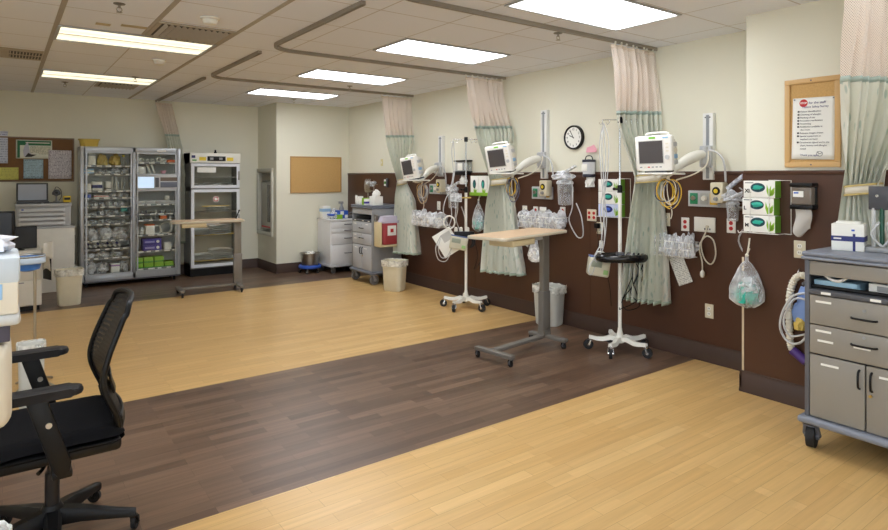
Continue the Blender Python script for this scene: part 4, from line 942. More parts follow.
yc = onX(889, 240, 4.05).y; t.location = (4.05, yc, 1.1405); t.rotation_euler.z = R(-90)
M().box(-.14,.10,-.07,.08,0,.03,.008).build('base', grey, t); M().box(-.095,.06,-.02,.0,.24,.375,.004).build('plate', mat('dark_plate', (70,72,78), .4), t); M().cyl((-.05,-.021,.32),(-.05,-.026,.32),.008,n=12).build('bolt', chrome, t)
for x, mm in ((-.07, tubeclear), (-.03, mat('dark_green_rod', (30,80,60), .4)), (.02, tubeclear)): M().cyl((x,-.01,.03),(x,-.01,.25),.012,n=12).build('rod', mm, t)
for s in (-1, 1): q = M(); q.tube([(s*.0-.02,-.03,.03),(s*.05-.02,-.05,.10),(s*.02-.02,-.02,.17)], .007); q.build('clear_tube', tubeclear, t)
# on the far cart
t = thing('instrument_rack', 'wire rack of clear cups and clamps on the far grey cart', 'rack', oncart(G1,.22,.2), -90)
m = M()
for z in (.20,.30): m.tube([(-.09,-.06,z),(.09,-.06,z),(.09,.06,z),(-.09,.06,z)], .004, 6, closed=True, smooth=1)
for x in (-.09,.09): m.cyl((x,0,0),(x,0,.36),.006)
m.box(-.1,.1,-.07,.07,0,.012,.003); m.build('frame', steel, t)
for i in range(6):
    m = M(); x = -.075+.03*i; m.tube([(x,-.05,.18),(x+.01,-.07,.26),(x-.01,-.05,.36+.02*(i%2))], .006, 6); m.build('clamp', steel, t)
M().lathe([(.05,.27),(.075,.31),(.08,.33),(.07,.34),(.0001,.34)], n=20, sx=1.1).build('clear_bowl', bagt, t)
for i, (x, w2, h2, mm, lb) in enumerate(((.10,.07,.12,card,'white carton at the left edge of the far grey cart top'), (.20,.10,.08,card,'low white carton in the middle of the far grey cart top'), (.29,.045,.10,lime,'lime green tub between cartons on the far grey cart'), (.35,.045,.09,card,'white tub with a purple label on the far grey cart'))):
    q = M(); q.box(-w2/2,w2/2,0,.1,0,h2,.004)
    if i == 3: q.mi = 1; q.box(-w2/2-.001,w2/2+.001,-.001,.1,.02,.05)
    tag(q.build('carton', [mm, purple]), lb, 'box', None, oncart(G1,x,.02), -90)
t = thing('wipe_box', 'white box with crumpled tissue on top at the near end of the far cart', 'box', oncart(G1,.50,.06), -90)
M().box(-.08,.08,0,.14,0,.13,.006).build('box_body', card, t); q = M(); q.blob((.02,.06,.125),.06,.05,.06,5,.5); q.build('tissue', linen, t)
q = M(); q.box(.02,.10,-.012,-.002,.0,.10,.003); q.mi = 1; q.box(.10,.15,-.03,-.002,-.02,.12,.01); q.mi = 2; q.box(.03,.09,-.014,-.012,.03,.07)
ca = onX(384, 182, 4.81); tag(q.build('wall_card_holder', [card, dgrey, green]), 'small white and green card with a dark clip on the panelling above the far cart', 'card holder', None, (4.808, ca.y, ca.z-.06), -90)
# inside the slots of the far cart
tag(M().box(-.18,.18,0,.25,0,.05,.01).build('black_tray', black), 'black tray in the open slot of the far grey cart', 'tray', loc=oncart(G1,.29,.03,.929), rz=-90)
# sharps container on the side of the far cart (its face looks along -y)
t = thing('sharps_container', 'red sharps container with white label in a beige wall bracket', 'sharps container', (4.32, 7.53, .59))
M().box(-.02,.0,-.19,.0,-.02,.33,.006).build('bracket_side', tan, t) if False else None
m = M(); m.box(-.03,.34,-.02,.0,-.02,.33,.004); m.box(-.03,.34,-.19,.0,-.03,-.005,.004); m.box(-.035,-.015,-.19,.0,-.03,.32,.004); m.build('bracket', mat('sand_bracket', (214,200,160), .5), t)
m = M(); m.lathe([(.10,0),(.12,.02),(.135,.30),(.135,.31)], (.15,-.10,0), n=36, sq=.6, sx=1.1, sy=.62); m.build('tub', mat('translucent_red', (172,66,72), .35), t)
m = M(); m.lathe([(.14,.305),(.142,.33),(.125,.35),(.11,.40),(.05,.41),(.0001,.41)], (.15,-.10,0), n=36, sq=.6, sx=1.1, sy=.62); m.build('lid', clear('lilac_clear_lid', (214,208,228), .65, .25), t)
l = M().box(.08,.22,-.189,-.184,.13,.27).build('label', card, t); M().box(.125,.175,-.191,-.189,.175,.225).build('red_square', red, l)
t = thing('clipped_gadget', 'grey clip hook on the corner of the far grey cart', 'hook', (4.32, 7.545, .86)); q = M(); q.tube([(0,-.01,.12),(-.02,-.04,.08),(-.02,-.05,0),(.01,-.03,-.03)], .012); q.box(-.03,.03,-.014,-.0,.06,.15,.004); q.build('hook', steel, t)
# ------------------------------------------------------------ overbed tables
def overbed(label, loc, rz, H, L0, L1, drawer, top_rz=0):
    t = thing('overbed_table', label, 'table', loc, rz, 'overbed tables')
    fr = mat('taupe_table_steel', (122,118,112), .4, .2)
    m = M(); m.box(-.055,.055,-.03,.03,.08,.50,.006); m.build('column', fr, t); m = M(); m.box(-.047,.047,-.024,.024,.46,H-.03,.005); m.build('inner_column', mat('taupe_column', (132,128,120), .4, .1), t)
    m = M(); m.box(-.03,.03,-.25,.17,.065,.10,.01); m.prism([(-.06,.075),(.06,.075),(.05,.14),(-.05,.14)], 'y', -.035, .035); m.build('foot', fr, t)
    m = M(); m.box(-.77,-.71,-.25,.17,.065,.10,.01); m.build('foot', fr, t)
    m = M(); m.box(-.71,-.03,-.032,.032,.068,.098,.006); m.build('cross_beam', fr, t)
    for x in (0, -.74):
        for y in (-.225, .145): caster(t, x, y, .03, rubber, fork=dgrey, top=.07, a=70)
    tp = bpy.data.objects.new('table_top', None); bpy.data.objects.remove(tp)
    rot = Matrix.Translation((0,0,0)) @ Matrix.Rotation(R(top_rz), 4, 'Z')
    q = M(); o = M(); cs = []
    x0, x1, y0, y1, rr = L0, L1, -.20, .20, .045
    for cx_, cy_, a0 in ((x1-rr,y1-rr,0),(x0+rr,y1-rr,90),(x0+rr,y0+rr,180),(x1-rr,y0+rr,270)):
        for k in range(5): a = R(a0+22.5*k); cs.append((cx_+rr*math.cos(a), cy_+rr*math.sin(a)))
    o.prism(cs, 'z', H-.028, H-.003, .005); q.add(o, rot); tp = q.build('table_top', mat('cream_edge', (204,196,176), .4), t)
    q = M(); o = M(); o.prism([((x-(x0+x1)/2)*.965+(x0+x1)/2, y*.93) for x, y in cs], 'z', H-.003, H+.0005); q.add(o, rot); q.build('laminate', oak, tp)
    q = M(); o = M(); o.box(-.30,.04,-.05,.05,H-.05,H-.028,.004); q.add(o, rot); q.build('bracket', fr, t)
    q = M(); o = M(); o.box(drawer[0], drawer[1], -.19, .05, H-.085, H-.030, .008); q.add(o, rot); d = q.build('drawer', tan if False else mat('sand_drawer', (206,190,150), .45), t)
    q = M(); o = M(); o.box(drawer[1], drawer[1]+.16, -.17, .03, H-.06, H-.030, .005); q.add(o, rot); q.build('drawer_runner', lgrey, t)
    return t
overbed('overbed table with oak top in the middle foreground, drawer under its left end', (4.075, 3.97, 0), 7, 1.075, -.93, .10, (-.80,-.46), 6)
overbed('overbed table standing far back before the blanket warmer', (2.61, 8.36, 0), -4, .975, -.84, .07, (-.72,-.42), -4)
q = M(); q.cyl((0,0,.002),(.04,0,.10),.008); q.cyl((.04,0,.10),(.048,0,.12),.011); tag(q.build('marker_pen', black), 'black pen sticking up at the right end of the far overbed table', 'pen', loc=(2.60, 8.40, .977))
# ------------------------------------------------------------ poles on wheels
def ivpole(label, x, y, H, zj, barw, rz=0):
    t = thing('iv_pole', label, 'iv pole', (x, y, 0), rz, 'wheeled poles with hook bars')
    m = M(); m.lathe([(.032,.075),(.034,.13),(.02,.19),(.018,.21)], n=20)
    m.build('base_hub', white, t)
    for k in range(5):
        a = 2*math.pi*k/5+.35; c_, s_ = math.cos(a), math.sin(a); m = M()
        P_ = [(.02,.105),(.08,.12),(.15,.10),(.20,.10),(.27,.112)]
        prev = None; rows = []
        for i, (d, z) in enumerate(P_ if True else P_):
            wd_ = .032-.012*i/4; hh = .020-.007*i/4
            rows.append([m.bm.verts.new((d*c_-w2*s_, d*s_+w2*c_, z+h2)) for w2, h2 in ((-wd_,-hh),(wd_,-hh),(wd_*.7,hh),(-wd_*.7,hh))])
        for A, B in zip(rows, rows[1:]):
            for j in range(4): m.bm.faces.new((A[j], A[(j+1)%4], B[(j+1)%4], B[j]))
        m.bm.faces.new(rows[0]); m.bm.faces.new(rows[-1][::-1]); m.build('base_leg', white, t, ang=70)
        caster(t, .258*c_, .258*s_, .043, rubber, fork=chrome, top=.105, a=k*72+40)
    m = M(); m.cyl((0,0,.15),(0,0,zj),.0165,n=16); m.build('lower_pole', white, t)
    m = M(); m.cyl((0,0,zj),(0,0,H),.0095,n=14); m.build('upper_pole', chrome, t)
    m = M(); m.lathe([(.022,zj-.03),(.022,zj+.03),(.014,zj+.04)], n=14); m.cyl((0,0,zj),(-.045,-.01,zj+.004),.008); m.sph((-.055,-.012,zj+.005),.014); m.build('clamp_knob', black, t)
    m = M(); m.cyl((-barw,0,H-.015),(barw,0,H-.015),.0045); b_ = m.build('hook_bar', chrome, t); m = M(); m.box(-.022,.022,-.02,.02,H-.045,H+.012,.006); m.build('bar_clamp', black, t)
    for xx in (-barw,-barw*.6,barw*.35,barw*.65,barw):
        m = M(); s_ = 1 if xx > 0 else -1; m.tube([(xx,0,H-.015),(xx+s_*.005,0,H-.045),(xx+s_*.02,0,H-.055),(xx+s_*.032,0,H-.035)], .003, 6); m.build('hook', chrome, b_)
    return t
def hang(nm, label, cat, paths, r, m_, loc, rz=0, group=None):
    q = M()
    for p in paths: q.tube(p, r, 6, smooth=5)
    return tag(q.build(nm, m_), label, cat, group, loc, rz)
I1 = (4.45, 5.62); I2 = (4.47, 3.42); J = -36
ivpole('white pole on wheels farther back, beyond the overbed table', I1[0], I1[1], 2.02, 1.40, .155, J)
ivpole('white pole on wheels between the overbed table and the nearest curtain', I2[0], I2[1], 2.09, 1.45, .155, J)
# pump, tray and cables on the near pole
t = thing('pole_tray', 'black curved tray clamped on the near wheeled pole', 'tray', (I2[0], I2[1], .83), J)
q = M(); q.grid(lambda u, v: Vector(((.19+.032*math.cos(2*math.pi*v))*math.cos(2*math.pi*u)*1.05, (.11+.03*math.cos(2*math.pi*v))*math.sin(2*math.pi*u)-.05, .035*math.sin(2*math.pi*v)+.015)), 40, 10, cu=True, cv=True); q.build('rim', mat('gloss_black', (20,20,22), .15), t)
q = M(); q.lathe([(.0001,-.01),(.17,-.01),(.17,0),(.0001,0)], (0,-.05,0), n=36, sx=1.05, sy=.6); q.build('pan', black, t); q = M(); q.box(-.03,.03,-.03,.03,-.03,.06,.008); q.build('clamp', dgrey, t)
hang('black_cable', 'tangled black cable hanging from the tray on the near pole', 'cable', [[(.10,0,0),(.16,-.03,-.10),(.09,-.02,-.30),(.18,0,-.42),(.06,-.02,-.46),(.02,0,-.38),(.12,-.03,-.22),(.20,-.02,-.05)], [(.13,0,0),(.20,-.02,-.12),(.17,0,-.30),(.22,-.02,-.40),(.24,0,-.22),(.18,-.01,0)], [(.15,0,.01),(.10,-.04,-.18),(.15,-.03,-.36),(.02,-.02,-.44),(.0,-.01,-.42),(.14,0,-.10)]], .0045, black, (I2[0], I2[1]-.0, .83), J)
def pump(label, loc, rz, w_, h_, d_, tilt=8):
    t = thing('infusion_pump', label, 'pump', loc, rz, None); t.rotation_euler.y = R(tilt)
    M().box(-w_/2,w_/2,-d_/2,d_/2,0,h_,.018,3).build('housing', mat('grey_beige_pump', (206,202,180), .4), t)
    M().box(-w_*.4,w_*.1,-d_/2-.003,-d_/2,h_*.5,h_*.85,.002).build('display', mat('pump_display', (150,158,140), .3), t); M().box(w_*.2,w_*.42,-d_/2-.004,-d_/2,h_*.15,h_*.4,.002).build('green_pad', mat('pale_green_pad', (150,190,120), .4), t)
    M().box(-w_*.5,w_*.45,-d_/2+.01,d_/2-.01,h_,h_+.012,.004).build('blue_top', mat('slate_blue', (84,104,150), .4), t)
    q = M(); q.tube([(-.03,0,h_+.01),(-.03,0,h_+.05),(.03,0,h_+.05),(.03,0,h_+.01)], .008, smooth=2); q.build('carry_handle', white, t)
    q = M(); q.box(-.03,.03,d_/2,d_/2+.035,h_*.3,h_*.6,.006); q.build('pole_clamp', dgrey, t); return t
p_ = onX(597, 276, 4.36); pump('beige infusion pump hung low beside the near wheeled pole', (4.36, p_.y, .665), -40, .19, .165, .12)
hang('infusion_tubing', 'white tubing hanging from the near pole hook bar down to its pump', 'tubing', [
    [(-.15,0,2.05),(-.165,-.01,1.8),(-.15,-.01,1.5),(-.175,0,1.25),(-.17,-.02,1.0),(-.235,-.02,.85),(-.215,-.03,.80)],
    [(-.155,0,2.05),(-.13,-.01,1.75),(-.14,-.01,1.4),(-.12,0,1.2),(-.15,-.02,.95),(-.19,-.02,.86)],
    [(-.145,0,2.04),(-.10,.01,1.9),(-.115,-.02,1.6),(-.15,0,1.3),(-.145,-.03,1.05),(-.17,-.03,.9),(-.26,-.02,.80),(-.29,-.03,.72),(-.26,-.03,.69),(-.235,-.03,.76)],
    [(-.15,.0,2.03),(-.18,.01,1.85),(-.17,-.02,1.55),(-.135,0,1.28),(-.16,-.02,1.1),(-.18,-.02,.9)]], .0045, tubeclear, (I2[0], I2[1], 0), J)
# pump, cards and tubing on the far pole
p_ = onX(459, 250, 4.38); pump('beige pump with dark clamps hung low on the farther wheeled pole', (4.36, p_.y, .70), -40, .21, .15, .12, 10)
t = thing('pole_clamp_block', 'black clamp block with white plugs on the farther pole', 'clamp', (I1[0], I1[1], .86), J)
M().box(-.14,.10,-.045,.045,-.03,.05,.012).build('block', black, t)
for i, x in enumerate((-.12,-.06,.02)): M().lathe([(.022,.05),(.02,.09),(.01,.10)], (x,0,0), n=14).build('plug', white, t)
q = M(); q.tube([(.06,0,0),(.08,-.02,-.08),(.05,0,-.14),(.10,0,-.10),(.09,0,0)], .012); q.build('cable_bundle', ink, t)
hang('power_cord', 'thin black cord from the farther pole clamp up to the wall', 'cord', [[(.08,0,.86),(.14,.0,.62),(.10,.05,.45),(.22,.1,.60),(.30,.12,.9),(.30,.12,1.02)]], .004, black, (I1[0], I1[1], 0), J)
hang('infusion_tubing', 'white tubing hanging from the farther pole hook bar with loops below', 'tubing', [
    [(-.15,0,1.98),(-.17,0,1.85),(-.15,0,1.6),(-.19,-.01,1.35),(-.17,0,1.1),(-.2,-.02,.98)],
    [(-.15,0,1.98),(-.13,0,1.7),(-.16,0,1.4),(-.12,-.01,1.2),(-.14,0,1.0),(-.12,0,.92)],
    [(-.16,0,1.42),(-.24,-.02,1.3),(-.27,-.02,1.15),(-.22,-.02,1.0),(-.15,-.02,.95)],
    [(-.30,-.03,.86),(-.36,-.03,.72),(-.33,-.03,.58),(-.24,-.03,.56),(-.18,-.03,.66)],
    [(-.30,-.02,.84),(-.33,-.03,.70),(-.29,-.03,.60),(-.22,-.03,.62),(-.17,-.03,.72)]], .0055, tubeclear, (I1[0], I1[1], 0), J)
q = M(); q.tube([(-.20+.065*math.cos(a), -.05, 1.02+.075*math.sin(a)) for a in [2*math.pi*k/12 for k in range(12)]], .009, 8, closed=True, smooth=2); tag(q.build('tube_loop', white), 'round white tube loop above the pump on the farther pole', 'tubing', None, (I1[0], I1[1], 0), J)
q = M(); q.box(-.14,.10,-.045,-.04,-.16,.14,.002); q.mi = 1; q.box(-.05,.07,-.047,-.045,.0,.1); o = tag(q.build('instruction_card', [card, mat('card_print', (190,190,186), .6)]), 'tilted white instruction card hanging beside the farther pole pump', 'card', None, (I1[0]-.16, I1[1]+.14, .80), J); o.rotation_euler = (0, R(-32), R(J))
q = M(); q.box(-.09,.05,-.03,-.012,1.26,1.36,.004); q.mi = 1; q.cyl((.04,-.02,1.31),(.16,-.02,1.31),.009); tag(q.build('wrapped_valve', [bagt, tan]), 'white wrapped valve with a tan bar beside the farther pole', 'valve', None, (I1[0], I1[1], 0), J).location = (I1[0]-.08, I1[1]+.06, 0)
# ------------------------------------------------------------ things on the panelled right wall
XW = XR-.0205; XCW = XC-.0205
def wr(x0, y0, x1, y1, X=XW):
    """where a patch of the photograph lies on the wall plane: loc of its bottom centre, width, height"""
    ym = (y0+y1)/2; a = onX(x0, ym, X); b = onX(x1, ym, X); c0 = onX((x0+x1)/2, y1, X); c1 = onX((x0+x1)/2, y0, X)
    return (X, (a.y+b.y)/2, c0.z), a.y-b.y, c1.z-c0.z
def wallthing(nm, label, cat, px, X=XW, group=None, W=None, H=None):
    loc, w_, h_ = wr(*px, X); 
    return thing(nm, label, cat, loc, -90, group), W or w_, H or h_
plate = mat('almond_wall_plate', (214,206,180), .4); wplate = mat('white_wall_plate', (226,224,214), .4)
def outlet(label, px, X=XW, m_=wplate, sock=red, n=2, double=False):
    loc, w_, h_ = wr(*px, X); w_ = .118 if double else .075; h_ = .118
    t = thing('wall_outlet', label, 'outlet', (loc[0], loc[1], loc[2]), -90, 'wall outlets')
    M().box(-w_/2,w_/2,-.007,0,0,h_,.003).build('plate', m_, t)
    for xc in ((-.03,.03) if double else (0,)):
        for k in range(n):
            s = M(); z = h_/2+(.022 if k else -.022) if n == 2 else h_/2
            s.lathe([(.0001,0),(.0165,0),(.0165,.003),(.0001,.003)], (xc,-.01,z), axis='y', n=18); o = s.build('socket', sock, t)
            q = M(); q.box(xc-.007,xc-.004,-.0108,-.0095,z-.005,z+.006); q.box(xc+.004,xc+.007,-.0108,-.0095,z-.005,z+.006); q.build('slots', ink, o)
    return t
outlet('white wall outlet below the farthest monitor coil', (437,200,441,210), sock=white)
outlet('white wall outlet just right of the middle curtain', (523,206,527,216), sock=white)
outlet('wall outlet with red sockets left of the middle suction canister', (534,206,538,217))
outlet('wall outlet with red sockets below the middle suction canister', (561,208,565,218))
outlet('double almond wall outlet with red sockets left of the near pole', (588,209,596,221), m_=plate, double=True)
t = outlet('wall outlet with a black adapter plugged in left of the near curtain', (597,222,603,234), m_=plate, sock=white)
M().box(-.03,.02,-.06,-.012,.06,.11,.006).build('adapter', black, t); q = M(); q.tube([(0,-.05,.06),(.01,-.04,-.05),(0,-.03,-.13)], .003); q.build('cord', black, t)
t, w_, h_ = wallthing('call_cord_end', 'small white plug end hanging under the black adapter', 'plug', (599,240,606,248)); M().box(-.02,.02,-.03,-.008,0,.075,.006).build('plug_body', white, t); q = M(); q.tube([(0,-.02,.0),(.02,-.02,-.1),(.10,-.02,-.35),(.13,-.03,-.55)], .003); q.build('cord', black, t)
outlet('wall outlet with red sockets under the near green gas outlet', (682,216,689,231))
outlet('wall outlet with red sockets under the near suction canister', (728,219,735,233))
outlet('almond outlet low on the wall between near curtain and hanging bag', (705,303,714,318), m_=plate, sock=white)
outlet('white outlet hidden partly behind the coiled cables of the near monitor', (664,212,669,226), m_=plate, sock=white)
outlet('almond double outlet on the column above the foreground cart', (795,241,805,258), XCW, m_=plate, sock=white)
outlet('small outlet on the dark panelling above the far grey cart', (354,194,359,202), sock=white)
t, w_, h_ = wallthing('light_switch', 'small almond switch plate on the cream wall beside the far curtain', 'switch', (380,160,384,166), XR-.0005); M().box(-.035,.035,-.006,0,0,.11,.003).build('plate', mat('yellowed_plate', (216,206,150), .4), t); M().box(-.008,.008,-.012,-.006,.04,.07,.002).build('toggle', white, t)
t, w_, h_ = wallthing('nurse_call_station', 'wide white call station plate below the near gas outlets', 'call station', (696,217,715,232)); 
M().box(-.095,.095,-.018,0,0,.125,.006).build('plate', wplate, t)
for x in (-.0,.02,.045): M().box(x,x+.012,-.021,-.018,.02,.035,.002).build('button', dgrey, t)
q = M(); q.cyl((.03,-.018,.05),(.03,-.03,.05),.012); q.tube([(.03,-.03,.05),(.03,-.05,.0),(-.01,-.05,-.10),(.02,-.05,-.22),(.08,-.05,-.26),(.12,-.05,-.18),(.10,-.05,-.06),(.04,-.06,-.03),(-.02,-.06,-.12),(.0,-.05,-.25),(.0,-.045,-.33)], .006, 8); c_ = q.build('call_cord', mat('cord_beige', (206,200,180), .5), t); q = M(); q.lathe([(.008,0),(.02,-.02),(.02,-.045),(.012,-.06)], (0,-.045,-.32)); q.build('call_button', white, c_)
# clock
loc, w_, h_ = wr(566,126,584,149, XR)
t = thing('wall_clock', 'round black-rimmed white wall clock above the middle bay', 'clock', (XR, 4.263, 1.972), -90)
q = M(); q.lathe([(.108,-.026),(.111,-.034),(.118,-.038),(.126,-.034),(.128,0)], axis='y', n=48, caps=False); q.build('rim', black, t, fixn=True)
q = M(); q.lathe([(.0001,-.026),(.112,-.026),(.112,0),(.0001,0)], axis='y', n=48); f_ = q.build('dial', card, t)
for h in range(1, 13):
    a = R(90-30*h); q = text(str(h), .032, ink, t, (.085*math.cos(a), -.0275, .085*math.sin(a)-.011), 'numeral', align='CENTER')
q = M()
for k in range(60):
    if k % 5: continue
    a = R(6*k); q.box(-.0012,.0012,-.0275,-.0265,0,.001) if False else q.cyl((.104*math.sin(a),-.027,.104*math.cos(a)),(.110*math.sin(a),-.027,.110*math.cos(a)),.0015,n=6)
q.build('minute_ticks', ink, t)
for nm, ang_, ln, w2 in (('hour_hand', 294, .055, .004), ('minute_hand', 330, .082, .003)):
    q = M(); o = M(); o.box(-w2, w2, -.031, -.029, -.012, ln); q.add(o, Matrix.Rotation(R(ang_), 4, 'Y')); q.build(nm, ink, t)
# framed notice on the column
loc, w_, h_ = wr(786,80,840,168, XC)
t = thing('notice_board', 'birch framed cork board on the column with a printed notice', 'notice board', (XC-.0005, 1.964, 1.632), -90); board(t, .345, .60, .034, birch, cork, .022)
for x in (.17,): 
    for z in (.017,.583): M().cyl((x,-.022,z),(x,-.025,z),.005,n=10).build('screw', dgrey, t)
s = thing('printed_notice', 'white printed list pinned on the birch framed cork board', 'paper', (XC-.0125, 1.964-.180, 1.632+.262), -90); s.rotation_euler = (0, R(1.5), R(-90))
q = M(); q.grid(lambda u, v: Vector((-.132+.264*u, -.002-.004*math.sin(math.pi*u), -.21+.415*v)), 10, 10); q.build('page', card, s, thick=.0008, fixn=False)
blu = mat('blue_ink', (60,60,120), .6)
greyink = mat('grey_ink', (70,70,84), .6)
def ln(txt, x, z, size, m_=greyink, **k): return text(txt, size, m_, s, (x, -.0072, z), 'lettering', bold=k.get('bold', 0))
q = M(); q.cyl((-.062,-.0065,.17),(-.062,-.0075,.17),.026,n=28); o = q.build('red_disc', red, s); text('STOP', .017, card, s, (-.082, -.0079, .165), 'lettering', bold=.0006)
ln('for the staff', -.03, .163, .022, blu); ln('Patient Safety Survey', -.068, .137, .019, blu)
yy_ = .108
for tx in ('Patient identification', 'Checking of allergies', 'Marking of site', 'Procedure verification', 'Positioning', 'Antibiotics available in', ' the room', 'Relevant images shown', 'Special equipment or', ' implants on hand', 'Documents signed and in the', ' chart, history and allergies', ' noted'):
    if not tx.startswith(' '): q = M(); q.box(-.098,-.086,-.0076,-.0066,yy_,yy_+.011); q.build('tick_box', ink, s)
    ln(tx, -.081, yy_, .0155); yy_ -= .0205 if not tx.startswith(' ') else .022
ln('Thank you again', -.075, -.186, .018, blu); q = M(); q.tube([(.045+.018*math.cos(a), -.0066, -.172+.016*math.sin(a)) for a in [2*math.pi*k/8 for k in range(8)]], .0022, 5, closed=True); q.tube([(.03,-.0066,-.158),(.045,-.0066,-.172),(.062,-.0066,-.162)], .003, 5); q.build('knot_drawing', grey, s)
for x in (-.12,.12): q = M(); q.sph((x,-.009,.195), .005, n=6); q.build('pin', grey, s)
# ------------------------------------------------------------ patient monitors on arms
def monitor(label, ymon, zc, ychan, zlo, zhi, az, coil_cols, xm=4.14, idx=0):
    # wall channel
    c = thing('wall_channel', ('aluminium mounting channel for the farthest monitor arm', 'aluminium mounting channel for the middle monitor arm', 'aluminium mounting channel for the nearest monitor arm')[idx], 'mounting channel', (XR-.0005, ychan, zlo), -90, 'monitor mounting channels')
    hgt = zhi-zlo; m = M(); m.box(-.045,.045,-.05,0,-.06,hgt,.003); m.build('channel', mat('channel_white', (226,227,224), .5), c)
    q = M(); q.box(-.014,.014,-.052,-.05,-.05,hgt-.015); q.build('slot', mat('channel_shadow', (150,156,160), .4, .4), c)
    for z in (hgt-.035,): M().cyl((-.02,-.05,z),(-.02,-.054,z),.006,n=10).build('screw', dgrey, c); M().cyl((.02,-.05,z),(.02,-.054,z),.006,n=10).build('screw', dgrey, c)
    # arm with tray
    a = thing('monitor_arm', ('white swing arm carrying the farthest patient monitor', 'white swing arm carrying the middle patient monitor', 'white swing arm carrying the nearest patient monitor')[idx], 'monitor arm', (XR-.055, ychan, zc-.02), -90, 'monitor swing arms')
    zb_ = zc-.175-(zc-.02)                         # tray height relative to the arm root
    dx = -(ymon-ychan)                             # along the wall (local x)
    dy = -(XR-.055-xm)                             # out of the wall
    q = M(); q.box(-.05,.05,-.04,0,-.10,.08,.008); q.cyl((0,-.055,-.07),(0,-.055,.07),.03,n=20); q.build('wall_bracket', lgrey, a)
    n_ = 10; rows = []; q = M()
    for i in range(n_+1):
        f_ = i/n_; px_, py_ = dx*f_*.8, -.05+(dy*.80+.05)*f_; pz = .01*(1-f_)+(zb_+.0)*f_+.03*math.sin(math.pi*f_)
        ww_, hh = .028+.010*math.sin(math.pi*min(1,f_*1.1)), .036+.016*math.sin(math.pi*min(1,f_*1.1))-.008*f_; d = Vector((dx, dy, 0)).normalized(); nrm = Vector((-d.y, d.x, 0))
        rows.append([q.bm.verts.new(Vector((px_, py_, pz))+nrm*ww_*math.cos(2*math.pi*k/12)*1.0+Vector((0,0,hh*math.sin(2*math.pi*k/12)))) for k in range(12)])
    for A, B in zip(rows, rows[1:]):
        for k in range(12): q.bm.faces.new((A[k], A[(k+1)%12], B[(k+1)%12], B[k]))
    q.bm.faces.new(rows[0][::-1]); q.bm.faces.new(rows[-1]); q.build('arm_cover', white, a, ang=60)
    q = M(); q.tube([(dx*.7, dy*.7, zb_+.02),(dx*.85, dy*.85, zb_-.02),(dx, dy, zb_-.02)], .015, 10); q.cyl((dx,dy,zb_-.025),(dx,dy,zb_-.005),.035,n=20); q.build('lower_link', white, a)
    T = Matrix.Translation((dx, dy, zb_)) @ Matrix.Rotation(R(az-180), 4, 'Z')
    q = M(); o = M(); o.box(-.12,.17,-.115,.10,-.008,.008,.007); q.add(o, T); q.build('tray', white, a)
    q = M(); q.tube([(.0,-.05,.07),(.03,-.04,.03),(.05,-.10,-.08),(dx*.3+.05,dy*.4,zb_+.0),(dx*.7+.02,dy*.7,zb_-.05)], .006, 8); q.build('cable', offwhite, a)
    q = M(); q.tube([(.0,-.05,.05),(.10,-.03,.02),(.16,-.03,-.06),(.17,-.02,-.22)], .009, 8); q.build('hose', lgrey, a)
    # the monitor itself; its face looks along its own -y
    t = thing('patient_monitor', label, 'monitor', (xm, ymon, zc-.150), az-180-90, 'patient monitors on swing arms')
    t.rotation_euler = (R((9,10,4)[idx]), R((-6,-5,-1)[idx]), R(az-270))
    t.scale = (.92,.92,.92)
    q = M(); q.box(-.165,.165,-.09,-.02,0,.30,.022,4); q.build('front_bezel', mat('monitor_white', (232,230,224), .35), t)
    q = M(); q.lathe([(.158,-.02),(.150,.03),(.125,.085),(.10,.10)], (0,0,.15), axis='y', n=40, sq=.62, sx=1.0, sy=.9); q.build('rear_shell', mat('monitor_shell', (212,208,196), .4), t)
    sb = M().box(-.13,.098,-.0925,-.088,.06,.262,.004).build('screen_surround', mat('bezel_grey', (196,196,190), .4), t); M().box(-.122,.09,-.0938,-.092,.068,.254).build('screen', screenm, t)
    M().box(-.03,.03,-.0925,-.089,.272,.290,.004).build('green_badge', mat('badge_green', (120,200,60), .4), t); M().box(.09,.14,-.0925,-.089,.270,.285,.003).build('blue_badge', ltblue, t)
    q = M(); q.lathe([(.0001,0),(.018,0),(.018,-.012),(.0001,-.012)], (.128,-.09,.115), axis='y', n=20); q.build('dial', lgrey, t)
    for k in range(3): M().box(.116,.142,-.093,-.09,.16+.03*k,.172+.03*k,.003).build('side_button', offwhite, t)
    for k in range(6): M().box(-.12+.035*k,-.10+.035*k,-.0925,-.09,.03,.04,.002).build('button', (grey, offwhite, red)[k % 3] if k < 4 else grey, t)
    q = M(); q.tube([(-.10,.0,.295),(-.08,.0,.318),(.08,.0,.318),(.10,.0,.295)], .010, 8, smooth=3); q.build('carry_handle', white, t)
    q = M(); q.box(-.10,.10,-.06,.08,-.018,.004,.008); q.build('foot', dgrey, t)
    for k in range(4):
        M().box(.165,.168,-.05,.01,.05+.05*k,.085+.05*k,.002).build('side_port', (lgrey, ltblue, offwhite, lgrey)[k], t)
    # coiled leads below the tray
    cc = thing('lead_coil', ('coil of grey and tan leads hanging under the farthest monitor', 'coil of yellow and grey leads hanging under the middle monitor', 'coil of yellow and dark leads hanging under the nearest monitor')[idx], 'cable', (xm+.08, ymon-.03, zc-.19), -90+12, 'lead coils under the monitors')
    r_ = random.Random(idx+3)
    for j, (mm, nn) in enumerate(coil_cols):
        q = M()
        for k in range(nn):
            rx, rz_ = r_.uniform(.055,.085), r_.uniform(.085,.125); ph = r_.uniform(-.25,.25); cx_ = r_.uniform(-.03,.03)
            q.tube([(cx_+rx*math.cos(b_)+ph*rz_*math.sin(b_)*.4, r_.uniform(-.012,.012), -.03-rz_+rz_*math.sin(b_)) for b_ in [2*math.pi*i/10 for i in range(10)]], .0045, 6, closed=True, smooth=3)
        q.build('lead', mm, cc)
